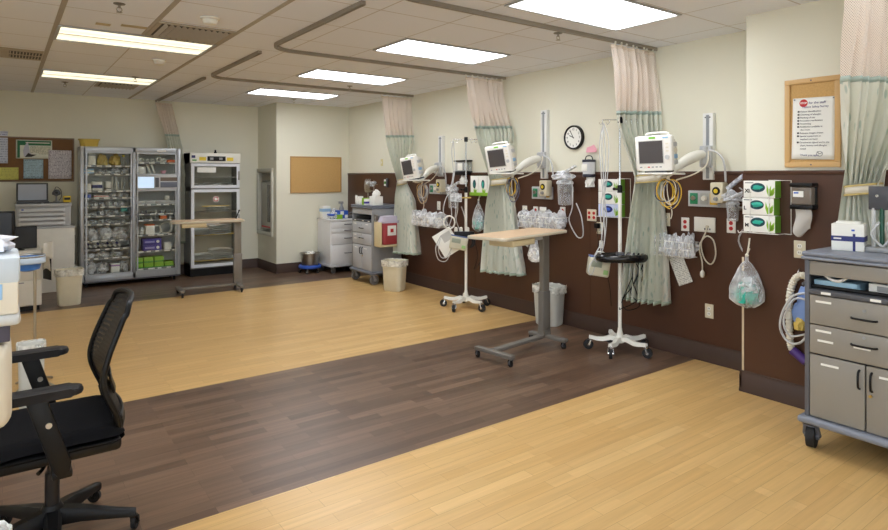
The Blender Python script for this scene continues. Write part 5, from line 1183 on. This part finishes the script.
    q = M(); q.tube([(-.01,0,-.02),(.0,-.01,-.15),(.03,0,-.28),(.02,0,-.34)], .004, 6); q.tube([(0,.0,.0),(0,0,-.05)], .012); q.build('hanger', offwhite, cc)
    return t
ylw = mat('yellow_lead', (222,184,60), .45); tanl = mat('tan_lead', (200,170,120), .5); drk = mat('slate_lead', (70,80,110), .5)
monitor('farthest white patient monitor on a swing arm, in front of the far curtain', 6.24, 1.69, 6.60, 1.62, 2.11, 184, ((grey,4),(tanl,3),(drk,2),(tubeclear,2)), idx=0)
monitor('middle white patient monitor on a swing arm, left of the wall clock', 4.59, 1.77, 4.67, 1.60, 2.29, 193, ((ylw,3),(grey,2),(drk,2)), idx=1)
monitor('nearest white patient monitor on a swing arm, in front of the near curtain', 2.80, 1.765, 2.765, 1.60, 2.10, 187, ((ylw,4),(drk,2),(offwhite,2)), idx=2)
# ------------------------------------------------------------ gas outlets, gauges, suction canisters
def gaspanel(label, px, X=XW):
    t, w_, h_ = wallthing('gas_outlet_panel', label, 'gas outlet', px, X, 'gas outlet panels')
    w_ = max(w_, .30); M().box(-w_/2,w_/2,-.03,0,0,.135,.004).build('panel', lgrey, t)
    for k, (x, mm) in enumerate(((-w_/2+.055, mat('gas_green', (40,130,90), .4)), (-w_/2+.15, mat('gas_grey', (170,172,168), .4)), (-w_/2+.235, ylw))):
        o = M().box(x-.036,x+.036,-.034,-.03,.02,.115,.003).build('outlet_plate', mm, t); q = M(); q.lathe([(.0001,-.05),(.02,-.05),(.024,-.034)], (x,0,.072), axis='y', n=20); q.build('outlet_ring', white if k else chrome, o)
    return t
def gauge(label, px, X=XW-.03):
    t, w_, h_ = wallthing('suction_regulator', label, 'regulator', px, X, 'suction regulators')
    M().box(-.055,.055,-.09,0,0,.17,.012).build('case', plate, t); q = M(); q.lathe([(.0001,-.096),(.03,-.096),(.034,-.09)], (0,0,.10), axis='y', n=24); d = q.build('dial_ring', black, t); q = M(); q.lathe([(.0001,-.099),(.018,-.099),(.018,-.096)], (0,0,.10), axis='y', n=20); q.build('dial_face', yellow, d)
    q = M(); q.lathe([(.015,-.11),(.018,-.09)], (0,0,.035), axis='y', n=16); q.cyl((0,-.05,-.03),(0,-.05,0),.01); q.build('knob', grey, t)
    return t
gaspanel('gas outlet panel in the farthest bay, left of the farther pole', (431,184,449,194)); gauge('cream suction regulator in the farthest bay', (440,178,447,192))
gaspanel('gas outlet panel in the middle bay under the monitor arm', (534,186,553,199)); gauge('cream suction regulator beside the middle bay canister', (545,181,552,196))
gaspanel('gas outlet panel in the nearest bay under the monitor arm', (690,191,735,207)); gauge('cream suction regulator with yellow dial in the nearest bay', (715,182,729,203))
def canister(label, px, s=1.0, X=XW-.115, seed=0):
    t, w_, h_ = wallthing('suction_canister', label, 'canister', px, X, 'suction canisters'); 
    q = M(); q.lathe([(.055*s,0),(.062*s,.01),(.072*s,.20*s),(.074*s,.2*s)], n=28); q.build('clear_jar', hardclear, t)
    q = M(); q.lathe([(.078*s,.198*s),(.08*s,.215*s),(.06*s,.235*s),(.02,.24*s),(.02,.26*s),(.0001,.26*s)], n=28); q.build('lid', bagt, t)
    q = M(); q.box(-.02,.02,0,.12,.12*s,.17*s,.005); q.build('bracket', mat('warm_grey_bracket', (150,146,138), .4), t)
    q = M(); q.tube([(.02,0,.24*s),(.06,-.03,.28*s),(.10,0,.20*s),(.10,0,-.02),(.03,.03,-.16),(.12,.05,-.32),(.20,.05,-.30),(.17,.06,-.12),(.10,.06,.02)], .006, 8); q.tube([(-.02,0,.24*s),(-.04,-.05,.30*s),(-.10,0,.26*s),(-.12,.05,.15)], .006, 8); q.build('suction_tubing', tubeclear, t)
    q = M(); q.blob((.0,-.02,.24*s), .10*s, .07*s, .05, seed+5, .5, 2.4); q.build('plastic_wrap', bag, t)
    q = M(); o = M(); o.box(-.12,.12,-.02,.02,0,.022,.006); q.add(o, Matrix.Translation((.08,-.05,.31*s)) @ Matrix.Rotation(R(-24), 4, 'Y')); q.build('wrapped_tip', bagt, t)
    return t
canister('clear suction canister under plastic wrap in the middle bay', (556,188,574,205), 1.1, seed=1)
canister('clear suction canister with coiled tubing beside the near glove boxes', (725,200,741,221), .66, seed=2)
canister('clear suction canister behind the tubing of the farther pole', (448,190,458,208), .9, seed=3)
t, w_, h_ = wallthing('wrapped_instrument', 'pale blue wrapped instrument slanting above the near suction canister', 'packet', (728,171,748,190), XW-.12)
q = M(); o = M(); o.box(-.11,.11,-.02,.02,-.016,.016,.008); q.add(o, Matrix.Translation((0,0,h_/2)) @ Matrix.Rotation(R(-38), 4, 'Y')); q.build('wrapper', bagt, t); q = M(); o = M(); o.box(-.08,.08,-.006,.006,-.006,.006); q.add(o, Matrix.Translation((0,0,h_/2)) @ Matrix.Rotation(R(-38), 4, 'Y')); q.build('instrument', blue, t); q = M(); q.tube([(-.06,.03,-.02),(-.04,.02,-.1),(.03,.02,-.14),(.07,.03,-.05),(.0,.02,.02)], .005); q.build('tubing', tubeclear, t)
# ------------------------------------------------------------ wire baskets with bagged supplies
def basket(label, px, bags, seed, glabel, gname, w_=None):
    loc, w0, h0 = wr(*px); w_ = w_ or w0; t = thing('wire_basket', label, 'basket', loc, -90, 'wire wall baskets'); h_ = .13; d_ = .16
    m = M()
    for z, g in ((h_, .0), (0, .02), (h_*.5, .01)): m.tube([(-w_/2+g,-.01,z),(w_/2-g,-.01,z),(w_/2-g,-d_+g,z),(-w_/2+g,-d_+g,z)], .0028, 6, closed=True, smooth=1)
    for k in range(9): x = -w_/2+.02+(w_-.04)*k/8; m.cyl((x,-d_+.02,0),(x*1.0,-d_,h_),.0016,n=5); m.cyl((x,-.01,0),(x,-d_+.02,0),.0016,n=5)
    m.build('wire_frame', wiremat, t); 
    for k in range(bags):
        x = -w_/2+w_*(k+.5)/bags; q = M(); q.blob((0,0,0), w_/bags*.62, .062, .115, seed+k, .6, 1.9); q.mi = 1; q.blob((0,0,.012), w_/bags*.42, .045, .085, seed+k+20, .5, 2.6, 2)
        tag(q.build('supply_bag', [bag, linen]), glabel, 'bag', gname, (loc[0]-.085, loc[1]-x, loc[2]+.006), -90+10*k)
    return t
basket('wire wall basket of clear bags in the farthest bay', (420,212,448,226), 4, 1, 'crumpled clear supply bag in the farthest wire wall basket', 'bags in the farthest wall basket')
basket('wire wall basket of clear bags behind the near overbed table', (526,212,568,228), 5, 11, 'crumpled clear supply bag in the wall basket behind the overbed table', 'bags in the middle wall basket')
basket('wire wall basket of clear bags right of the nearest curtain', (661,236,700,255), 5, 21, 'crumpled clear supply bag in the wall basket right of the nearest curtain', 'bags in the nearest wall basket')
q = M(); q.box(-.05,.05,-.02,-.016,0,.21,.002); q.mi = 1; q.box(-.035,.035,-.021,-.02,.10,.17); loc, w_, h_ = wr(543,206,553,226); tag(q.build('info_card', [card, mat('faint_print', (196,196,190), .6)]), 'white upright card standing in the middle bay wall basket', 'card', None, (loc[0]-.06, loc[1], loc[2]), -90)
loc, w_, h_ = wr(668,258,686,295); o = tag(M().box(-.07,.07,-.004,0,-.26,0,.001).build('instruction_sheet', print_mat('sheet_print', (224,224,216), (150,150,146), 70)), 'white printed sheet hanging crooked below the nearest wall basket', 'paper', None, (XW-.012, 3.08, .87), -90); o.rotation_euler = (0, R(-24), R(-90))
q = M(); q.tube([(0,0,.02),(-.01,0,-.08),(.01,0,-.18)], .003); q.tube([(.01,0,-.16),(.015,0,-.20)], .009); tag(q.build('cord_end', offwhite), 'thin cream cord with a plug end hanging before the crooked sheet', 'cord', None, (XW-.08, 3.16, .86), -90)
o = tag(M().box(-.055,.055,-.003,0,-.2,0,.001).build('instruction_sheet', card), 'white sheet hanging below the oak table top in the middle bay', 'paper', None, (XW-.02, onX(529,238,XW-.02).y, .97), -90); o.rotation_euler = (0, R(20), R(-90))
q = M(); q.lathe([(.008,0),(.012,-.05),(.05,-.2),(.09,-.34),(.085,-.40),(.03,-.43),(.0001,-.43)], n=20, sy=.4); t = thing('hanging_bag', 'long clear bag hanging behind the column of the near overbed table', 'bag', (XW-.10, 4.74, 1.05), -90); q.build('bag_film', bag, t); q = M(); q.blob((0,0,-.42), .07, .035, .10, 4, .5); q.build('contents', linen, t)
# ------------------------------------------------------------ dispensers
t, w_, h_ = wallthing('cup_dispenser', 'round white dispenser with dark rims and paper hanging, left of the near pole', 'dispenser', (583,150,595,187), XR-.07)
q = M(); q.lathe([(.062,.10),(.066,.105),(.066,.125),(.062,.13)], n=28); q.build('lower_rim', navy if False else mat('dark_navy_rim', (34,36,52), .35), t); q = M(); q.lathe([(.06,.13),(.064,.25)], n=28); q.build('drum', mat('pale_drum', (206,208,212), .3), t); q = M(); q.lathe([(.066,.25),(.068,.26),(.066,.275),(.0001,.28)], n=28); q.build('upper_rim', mat('dark_navy_rim', (34,36,52), .35), t)
q = M(); q.tube([(-.05,0,.27),(-.03,0,.31),(.03,0,.31),(.05,0,.27)], .005); q.build('bail', black, t); q = M(); q.blob((.01,0,.0), .045, .04, .075, 3, .5); q.build('paper_tail', linen, t); q = M(); q.box(-.03,.03,.03,.07,.1,.26); q.build('wall_bracket', grey, t); M().box(-.04,.03,-.066,-.062,.16,.23,.002).build('label', card, t)
q = M(); q.prism([(-.06,0),(.07,0),(.075,.03),(.04,.075),(.0,.06),(-.05,.05)], 'y', -.03, -.024); tag(q.build('pink_notice', pink), 'small pink notice on the wall above the round dispenser', 'sign', None, (XR-.001, 4.03, 1.81), -90)
t, w_, h_ = wallthing('wipe_dispenser', 'small black and clear dispenser on the wall behind the farther pole', 'dispenser', (458,160,475,175), XR-.001)
M().box(-.13,.13,-.11,0,.0,.05,.006).build('lower_frame', black, t); M().box(-.13,.13,-.11,0,.17,.19,.006).build('upper_frame', black, t); M().box(-.12,.12,-.10,0,.05,.17,.006).build('clear_body', hardclear, t); M().box(-.055,.045,-.105,-.01,.06,.15,.004).build('white_refill', card, t); q = M(); q.blob((.0,-.05,-.12), .05, .04, .07, 8, .5); q.build('paper_tail', linen, t)
t, w_, h_ = wallthing('towel_dispenser', 'black towel dispenser with smoky front on the column', 'dispenser', (794,182,820,208), XCW)
M().box(-.068,.068,-.02,0,0,.165,.006).build('back_plate', black, t); M().box(-.064,.064,-.085,-.02,.022,.145,.012,3).build('smoky_cover', clear('smoky_plastic', (132,122,112), .8, .1), t); M().box(-.072,.072,-.095,0,.142,.17,.008).build('top_cover', black, t); M().box(-.072,.072,-.092,0,-.006,.022,.006).build('bottom_cover', black, t); l_ = M().box(-.05,.015,-.088,-.0855,.075,.115).build('label', card, t); M().box(-.045,-.015,-.0888,-.088,.098,.108).build('blue_print', blue, l_)
q = M(); q.grid(lambda u, v: Vector(((-.05+.10*u)*(1-.1*v)+.008*math.sin(5*v), -.06-.02*math.sin(3*u+2*v)*(v+.2), -.165*v-.03*v*math.sin(math.pi*u*1.5))), 10, 12); q.build('paper_tail', mat('grey_tissue', (200,196,190), .85), t, thick=.002, fixn=False, ang=80)
t, w_, h_ = wallthing('wall_valve', 'round dark valve on the wall right of the farther hanging bag', 'valve', (485,211,491,223)); q = M(); q.lathe([(.0001,-.05),(.03,-.05),(.03,-.03),(.04,0)], (0,0,.06), axis='y', n=20); q.build('knob', mat('steel_dark', (120,120,116), .3, .8), t); M().box(-.045,.045,-.004,0,0,.12,.002).build('plate', grey, t)
# ------------------------------------------------------------ glove boxes
def glovebox(label, loc, size, left=None, m_front=card, glove=teal, rz=-90, vertical=False, side=True, grp='glove boxes'):
    t = thing('glove_box', label, 'glove box', loc, rz, grp); w_, h_, d_ = .235, .118, .085
    w_ = size or w_
    if vertical: h_ = .155
    V = (lambda m: m) if not vertical else (lambda m: m)
    def bx(x0,x1,y0,y1,z0,z1,b=0):
        q = M()
        if vertical: q.box(z0-h_/2, z1-h_/2, y0, y1, x0+w_/2, x1+w_/2, b)
        else: q.box(x0,x1,y0,y1,z0,z1,b)
        return q
    bx(-w_/2,w_/2,-d_,0,0,h_,.002).build('carton', m_front, t)
    bx(w_/2-.001,w_/2+.0008,-d_+.001,-.001,.001,h_-.001).build('green_side', mat('grass_green', (110,165,50), .5), t)
    c0 = (-.0 if vertical else .0)
    q = M(); q.lathe([(.0001,-d_-.0006),(.036,-d_-.0006),(.036,-d_+.003)], ((0,0,w_*.56) if vertical else (-.008,0,h_*.60)), axis='y', n=32, sx=(.85 if vertical else 1.5*min(1,w_/.235)), sy=(1.5 if vertical else .9)); q.build('opening', mat('opening_dark', (20,70,80), .5) if glove is not blue else navy, t)
    q = M(); q.blob(((0,-d_-.001,w_*.54) if vertical else (-.008,-d_-.001,h_*.60)), .014 if vertical else .034, .007, .036 if vertical else .016, hash(label) % 50, .5, 2.4, 2, flat=False); q.build('glove_tuft', glove, t)
    q = M()
    for k, (ax, az_, ln_) in enumerate(((.45,.0,.10),(.7,.0,.085),(1.0,.0,.09),(1.35,.0,.095),(.2,0,.07))):
        bx_, bz_ = (w_*.30, .008) if not vertical else (.0, .01)
        p0 = Vector((bx_,0,bz_)); dd = Vector((math.cos(ax+.35),0,math.sin(ax+.35)))*ln_*.9; n_ = Vector((-dd.z,0,dd.x)).normalized()*.008
        pts = [p0, p0+dd*.5+n_, p0+dd, p0+dd*.5-n_]
        lim = (w_/2-.002) if not vertical else h_/2-.002
        q.prism([(min(max(p.x,-lim),lim), min(max(p.z,.002),(h_ if not vertical else w_)-.003)) for p in pts], 'y', -d_-.0012, -d_-.0002)
    q.build('leaf_print', lime if k % 2 else lime, t)
    return t
XG = XCW-.006
gz = [onX(757, y, XG-.085).z for y in (233, 213.5, 195)]
gy = (onX(743.5, 200, XG-.085).y+onX(775, 200, XG-.085).y)/2; gw = onX(743.5, 200, XG-.085).y-onX(775, 200, XG-.085).y
names = (('M','bottom'),('L','middle'),('XL','top'))
for i, (L_, nm) in enumerate(names):
    t = glovebox('white glove box marked %s with leaf print, %s of the column stack' % (L_, nm), (XG, gy+(.008 if i == 1 else 0), gz[0]+.006+i*.1215), max(gw, .2))
    text(L_, .036, ink, t, (-max(gw,.2)/2+.010, -.0862, .035), 'size_letter', bold=.0012)
    M().box(-max(gw,.2)/2+.01, -max(gw,.2)/2+.07, -.0858, -.085, .10, .108).build('small_print', grey, t)
t = thing('glove_box_rack', 'white wire rack holding the three glove boxes on the column', 'rack', (XG+.004, gy, gz[0]), -90, 'glove box racks')
def rack(t, w_, h_, d_, two=True):
    q = M(); ww_ = w_/2+.02
    q.tube([(-ww_,0,0),(-ww_,-d_,0),(ww_,-d_,0),(ww_,0,0)], .003, 6, smooth=1); q.tube([(-ww_,-d_,.0),(-ww_-.012,-d_,-.008),(-ww_-.02,-d_,.01)], .003, 6)
    for x in (-w_*.28, w_*.32): q.tube([(x,0,0),(x,-d_,0),(x,-d_,h_*.82),(x,-d_+.01,h_*.82)], .003, 6, smooth=1)
    q.tube([(ww_+.05,0,-.0),(ww_+.05,-.01,0),(ww_+.05,-.01,h_),(ww_-.1,-.01,h_)], .003, 6, smooth=1); q.tube([(ww_,0,0),(ww_+.05,-.01,0)], .003, 6, smooth=1)
    q.build('wire', wiremat, t)
rack(t, max(gw,.2), .37, .092)
loc, w_, h_ = wr(598,178,619,217, XW-.09)
for i, (mm, gl, nm, c) in enumerate(((mat('lavender_card', (196,206,236), .5), blue, 'blue glove box, bottom of the stack behind the near pole', 0), (card, teal, 'white glove box with teal glove, middle of the stack behind the near pole', 1), (card, teal, 'white glove box with teal glove, top of the stack behind the near pole', 2))):
    glovebox(nm, (XW, loc[1], loc[2]+.004+i*.1215), w_, m_front=mm, glove=gl)
t = thing('glove_box_rack', 'white wire rack holding the glove boxes behind the near pole', 'rack', (XW, loc[1], loc[2]), -90, 'glove box racks'); rack(t, w_, .37, .092)
loc, w_, h_ = wr(475,176,497,195, XW-.04)
for i, nm in enumerate(('left', 'middle', 'right')):
    glovebox('upright glove box, %s of the three in a row behind the hanging bag' % nm, (XW, loc[1]+(.165-.165*i), loc[2]), .235, vertical=True, glove=(dteal, teal, dteal)[i])
t = thing('glove_box_rack', 'lime trimmed rack holding the three upright glove boxes', 'rack', (XW, loc[1], loc[2]), -90, 'glove box racks'); q = M(); q.box(-.25,.25,-.095,-.088,-.01,.03,.002); q.box(-.25,.25,-.095,0,-.012,-.002); q.build('tray', lime, t)
# ------------------------------------------------------------ hanging bags
def hangbag(label, loc, h_, w_, core, seed=0, string=.2):
    t = thing('hanging_bag', label, 'bag', (loc[0], loc[1]-.03, loc[2]), -90, 'clear bags hanging on the wall')
    q = M()
    def f_(u, v):
        a = 2*math.pi*u; rr = (.012+.05*v**2 if v < .15 else .012+(w_/2)*math.sin(min(1,(v-.1)/.72)*math.pi/2)**.9) if v < .86 else (w_/2+.012)*(1-(v-.86)/.14)**.5
        wv = 1+.10*noise.noise(Vector((math.cos(a)*2.5+seed, math.sin(a)*2.5, v*4)))+.04*math.sin(8*a+seed+5*v)
        return Vector((rr*wv*math.cos(a), rr*wv*.42*math.sin(a)-.06, -h_*v+.012*math.sin(3*a)*v))
    q.grid(f_, 40, 22, cu=True); q.build('bag_film', softbag, t, fixn=True, ang=80)
    q = M(); q.blob((0,-.06,-h_*.93), w_*.36, .045, h_*.25, seed+2, .4, 2.2); q.build('contents', core, t)
    q = M(); q.blob((.02,-.065,-h_*.72), w_*.25, .04, h_*.16, seed+5, .5, 2.4); q.build('contents', bagt, t)
    q = M(); q.tube([(0,-.055,0),(.003,-.04,string*.5),(0,-.02,string)], .006, 8); q.sph((0,-.058,-.01), .013, n=6); q.tube([(0,-.06,-.01),(.02,-.06,.04)], .005); q.build('string', offwhite, t)
    return t
tp = onX(744, 256, 4.33); hangbag('clear bag with teal gloves hanging below the column glove boxes', (4.372, tp.y+.0, tp.z+.02), .38, .23, teal, 1, .11)
tp = onX(477, 199, 4.75); hangbag('clear bag with teal contents hanging below the upright glove boxes', (4.808, tp.y, tp.z), .40, .20, mat('teal_contents', (130,190,180), .6), 2, .06)
# hose hanging on the column behind the foreground cart
tp = onX(795, 276, 4.30)
t = thing('breathing_hose', 'looped white corrugated hose with blue bag hanging behind the foreground cart', 'hose', (4.33, tp.y, .55), -90)
def rib(f_): return .022+.0035*math.sin(f_*220)
q = M(); q.tube([(.10,0,.30),(.05,-.0,.355),(-.01,0,.33),(-.045,0,.22),(-.05,0,.05),(-.045,0,-.10),(-.03,0,-.16)], rib, 12, smooth=14); q.build('hose', mat('ivory_hose', (226,222,206), .45), t)
q = M(); q.blob((.05,-.02,.02), .055, .04, .15, 6, .4); q.build('blue_bag', mat('slate_blue_bag', (120,150,205), .4), t)
q = M(); q.tube([(.10,-.04,.25),(.0,-.05,.22),(-.07,-.05,.10),(-.085,-.05,-.02),(-.03,-.05,-.10),(.05,-.05,-.08),(.10,-.05,.02)], .008); q.tube([(.10,-.05,.20),(.01,-.06,.20),(-.06,-.06,.05),(-.02,-.06,-.05),(.08,-.06,-.02)], .007); q.build('clear_tubes', tubeclear, t)
q = M(); q.cyl((-.03,0,-.16),(.06,0,-.22),.03,n=16); q.build('purple_end', mat('purple_plastic', (80,50,130), .4), t); q = M(); q.blob((.04,-.05,.0), .035, .03, .05, 3, .4); q.build('tan_fitting', tan, t); q = M(); q.tube([(.0,.055,.40),(.0,.02,.38),(.0,0,.33)], .005); q.build('wall_hook', chrome, t)
# ------------------------------------------------------------ office chair in the left foreground (faces -x)
OX, OY = .173, 3.09
t = thing('office_chair', 'black office chair with netted backrest in the left foreground', 'chair', (OX, OY, 0))
m = M(); m.lathe([(.045,.075),(.05,.09),(.042,.15),(.032,.165)], n=24); hub_ = m.build('base_hub', black, t)
for k in range(5):
    a = R(-20+72*k); c_, s_ = math.cos(a), math.sin(a); m = M(); rows = []
    for d, z, w2, h2 in ((.03,.115,.034,.034),(.12,.110,.030,.026),(.24,.090,.022,.018),(.325,.078,.018,.014)):
        rows.append([m.bm.verts.new((d*c_-wv*s_, d*s_+wv*c_, z+hv)) for wv, hv in ((-w2,-h2),(w2,-h2),(w2,h2*.4),(w2*.6,h2),(-w2*.6,h2),(-w2,h2*.4))])
    for A, B in zip(rows, rows[1:]):
        for j in range(6): m.bm.faces.new((A[j], A[(j+1)%6], B[(j+1)%6], B[j]))
    m.bm.faces.new(rows[0][::-1]); m.bm.faces.new(rows[-1]); m.build('base_spoke', black, t, ang=50)
    caster(t, .318*c_, .318*s_, .029, rubber, fork=black, top=.075, a=(60,150,20,100,200)[k])
m = M(); m.cyl((0,0,.15),(0,0,.30),.028,n=20); m.cyl((0,0,.30),(0,0,.42),.019,n=20); m.build('gas_column', mat('dark_column', (40,40,44), .3, .3), t)
m = M(); m.box(-.12,.15,-.10,.10,.39,.435,.015,3); m.box(-.20,-.02,-.05,.05,.40,.44,.01); m.tube([(-.02,-.10,.415),(-.04,-.20,.41),(-.06,-.24,.405)], .008); m.build('tilt_mechanism', black, t)
# seat cushion
m = M()
def seat(u, v):
    x = -.25+.50*u; y = -.255+.51*v
    ex = max(0, (abs(x+.0)-.19)/.06); ey = max(0, (abs(y)-.20)/.055)
    return x, y, ex, ey
def seatpt(u, v, top):
    x, y, ex, ey = seat(u, v)
    r2 = min(1, ex*ex+ey*ey); z = .0
    if ex > 0 and ey > 0:
        k = math.hypot(ex, ey)
        if k > 1: x = math.copysign(.19+.06*ex/k, x); y = math.copysign(.20+.055*ey/k, y)
    if top: return Vector((x, y, .520-.04*r2+.012*math.cos(3*x)-.02*max(0,(-x-.12)/.13)**2-.010*(1-min(1,(abs(y)/.2)**2))))
    return Vector((x, y, .440+.03*r2))
m.grid(lambda u, v: seatpt(u, v, True), 24, 24); m.grid(lambda u, v: seatpt(u, v, False), 24, 24)
bmesh.ops.remove_doubles(m.bm, verts=m.bm.verts[:], dist=.0006); m.build('seat', blackfab, t, ang=75)
m = M(); m.box(-.235,.235,-.24,.24,.420,.475,.02,3); m.build('seat_pan', black, t)
# backrest: profile in x-z swept across y
prof = [(.205,.45),(.245,.475),(.262,.51),(.245,.58),(.212,.66),(.200,.73),(.218,.81),(.252,.90),(.285,.98),(.302,1.035)]
PB = spline([Vector((x, 0, z)) for x, z in prof], 5)
def backw(f_): return (.135 if f_ < .02 else .15+.085*min(1,f_/.35)) if f_ < .35 else .235-.055*max(0,(f_-.55)/.45)**1.6
def bp(f_, y):      # f_ along the profile, y in -1..1
    k = f_*(len(PB)-1); i = min(int(k), len(PB)-2); q = PB[i].lerp(PB[i+1], k-i); w_ = backw(f_)
    return Vector((q.x-.035*y*y*(1 if f_ > .2 else f_/.2)+.0, y*w_, q.z-.02*(abs(y)**4 if f_ > .9 else 0)))
m = M(); m.grid(lambda u, v: bp(.30+.68*u, -1+2*v), 30, 16, uvs=lambda u, v: (u, v)); m.build('netted_back', chairnet, t, fixn=False, ang=80)
m = M(); loop = [bp(.28+.70*i/12, -1) for i in range(13)]+[bp(.995, -.9+1.8*i/6)+Vector((0,0,.004)) for i in range(7)]+[bp(.28+.70*(12-i)/12, 1) for i in range(13)]+[bp(.27, .8-1.6*i/4) for i in range(5)]
m.tube(loop, .0125, 10, closed=True, smooth=3); m.build('back_frame', black, t)
m = M(); m.grid(lambda u, v: bp(.0+.30*u, -1+2*v)+Vector((.006,0,0)), 10, 12); m.build('lower_shell', black, t, thick=.014, ang=70)
for s_ in (-1, 1):
    m = M(); m.tube([bp(.0,s_)+Vector((-.16,0,-.03)), bp(.0,s_)+Vector((-.02,0,-.015)), bp(.08,s_), bp(.2,s_), bp(.32,s_)], .016, 10); m.build('back_strut', black, t)
m = M(); m.grid(lambda u, v: bp(.42+.12*u, -.7+1.4*v)+Vector((.014,0,0)), 6, 10); m.build('lumbar_band', black, t, thick=.008, ang=70)
for s_ in (-1, 1):
    Y_ = .325*s_
    m = M(); m.prism([(-.105,.722),(-.035,.722),(.045,.46),(.04,.425),(.0,.41),(-.02,.44)], 'y', Y_-.012, Y_+.012, .005); a_ = m.build('arm_post', black, t)
    m = M(); m.box(-.02,.05,min(Y_,.10*s_),max(Y_,.10*s_),.395,.425,.008); m.build('arm_bracket', black, t)
    m = M(); m.cyl((-.03,Y_-.012,.62) if s_ < 0 else (-.03,Y_-.012,.62),(-.03,Y_-.018,.62),.011,n=20); m.build('bolt', mat('pale_bolt', (200,196,186), .3, .6), a_)
    m = M(); cs = []
    for cx_, cy_, a0 in ((.085-.045,.045-.0,0),(-.20+.045,.045,90),(-.20+.045,-.045,180),(.085-.045,-.045,270)):
        for k in range(6): a = R(a0+18*k); cs.append((cx_+.045*math.cos(a), Y_+cy_*.2+.036*math.sin(a)))
    m.prism(cs, 'z', .722, .755, .014); m.build('arm_pad', mat('soft_black_pad', (30,30,34), .5, spec=.3), t)
# ------------------------------------------------------------ cart at the left edge, wire ring stand
t = thing('utility_cart', 'beige plastic utility cart cut by the left picture edge beside the office chair', 'cart', (-.33, 2.36, 0))
bgc = mat('beige_cart_shell', (222,214,196), .45)
m = M(); m.box(-.30,.355,0,.30,.76,1.045,.05,5); m.build('lower_body', bgc, t)
m = M(); m.box(-.28,.35,.02,.28,1.045,1.11,.004); m.build('dark_deck', mat('plum_grey_deck', (74,70,84), .5), t)
m = M(); m.box(-.32,.378,-.01,.31,1.10,1.135,.014,3); m.build('rim_tray', mat('grey_rim', (196,196,192), .4), t)
m = M(); m.box(-.30,.372,.0,.30,1.135,1.27,.008); b_ = m.build('upper_bin', bgc, t); m = M(); m.box(-.31,.376,-.004,.304,1.235,1.318,.010); m.build('bin_collar', clear('milky_collar', (214,224,232), .8, .3), t)
M().box(.30,.33,-.003,0,1.185,1.235,.004).build('blue_label', ltblue, b_)
for x in (.30,-.25):
    for y in (.05,.25): m = M(); m.cyl((x,y,.07),(x,y,.77),.014,n=12); m.build('leg', mat('brown_leg', (112,88,70), .5), t)
for x in (.30,-.25):
    for y in (.05,.25): caster(t, x, y, .028, rubber, top=.075)
M().box(-.27,.32,.03,.27,.12,.135,.004).build('lower_shelf', grey, t)
q = M(); q.blob((0,0,0), .17,.08,.045, 3, .5, 2.6); tag(q.build('paper_heap', mat('crumpled_paper', (222,224,232), .8)), 'crumpled white paper heaped on the utility cart at the left edge', 'paper', None, (-.15, 2.50, 1.318))
wastebin('small bin with clear liner low at the left edge below the utility cart', -.11, 2.20, 0, .50, .24, .24, mat('clear_bin', (190,188,182), .3), 7)
t = thing('ring_stand', 'steel ring stand with a blue bag, behind the utility cart at left', 'stand', (.196, 5.44, 0))
q = M(); q.cyl((.0,0,.02),(.0,0,.94),.010,n=14); q.build('pole', mat('brass_grey_pole', (190,180,160), .3, .8), t)
q = M(); q.tube([(-.045+.105*math.cos(a), .105*math.sin(a), .975) for a in [2*math.pi*k/14 for k in range(14)]], .009, 8, closed=True, smooth=2); q.tube([(0,0,.90),(.02,0,.93),(.055,0,.97)], .006); q.build('ring', steel, t)
for k in range(4): a = R(45+90*k); q = M(); q.tube([(0,0,.05),(.08*math.cos(a),.08*math.sin(a),.04),(.16*math.cos(a),.16*math.sin(a),.012)], .009); q.build('leg', steel, t)
q = M(); q.lathe([(.098,.97),(.090,.93),(.075,.88),(.03,.865),(.0001,.865)], (-.045,0,0), n=28, caps=False); q.build('blue_bag', mat('blue_liner', (60,120,200), .5), t, thick=.002); q = M(); q.lathe([(.110,.985),(.112,.94),(.112,.925)], (-.045,0,0), n=28, caps=False); q.build('pale_cuff', mat('pale_cuff', (190,206,220), .6), t, thick=.002)
q = M(); q.grid(lambda u, v: Vector((.10*u, .02*math.sin(4*u+v), -.16*v+.03*math.sin(3*v+u))), 8, 8); tag(q.build('hanging_paper', card, None, .001, fixn=False), 'loose white sheet drooping beside the wire ring above the clipboard', 'paper', None, (.375, 8.3, .79))
# ------------------------------------------------------------ picture settings
wd = bpy.data.worlds.new('world'); sc.world = wd; wd.use_nodes = True
wd.node_tree.nodes['Background'].inputs[0].default_value = (0.80,0.88,1.0,1); wd.node_tree.nodes['Background'].inputs[1].default_value = 5.0
sc.view_settings.view_transform = 'Standard'; sc.view_settings.look = 'None'; sc.view_settings.gamma = 1
sc.view_settings.use_curve_mapping = False; sc.view_settings.exposure = 0.0
sc.cycles.use_denoising = True
sc.cycles.max_bounces = 10; sc.cycles.transparent_max_bounces = 24; sc.cycles.diffuse_bounces = 6
sc.cycles.sample_clamp_indirect = 4
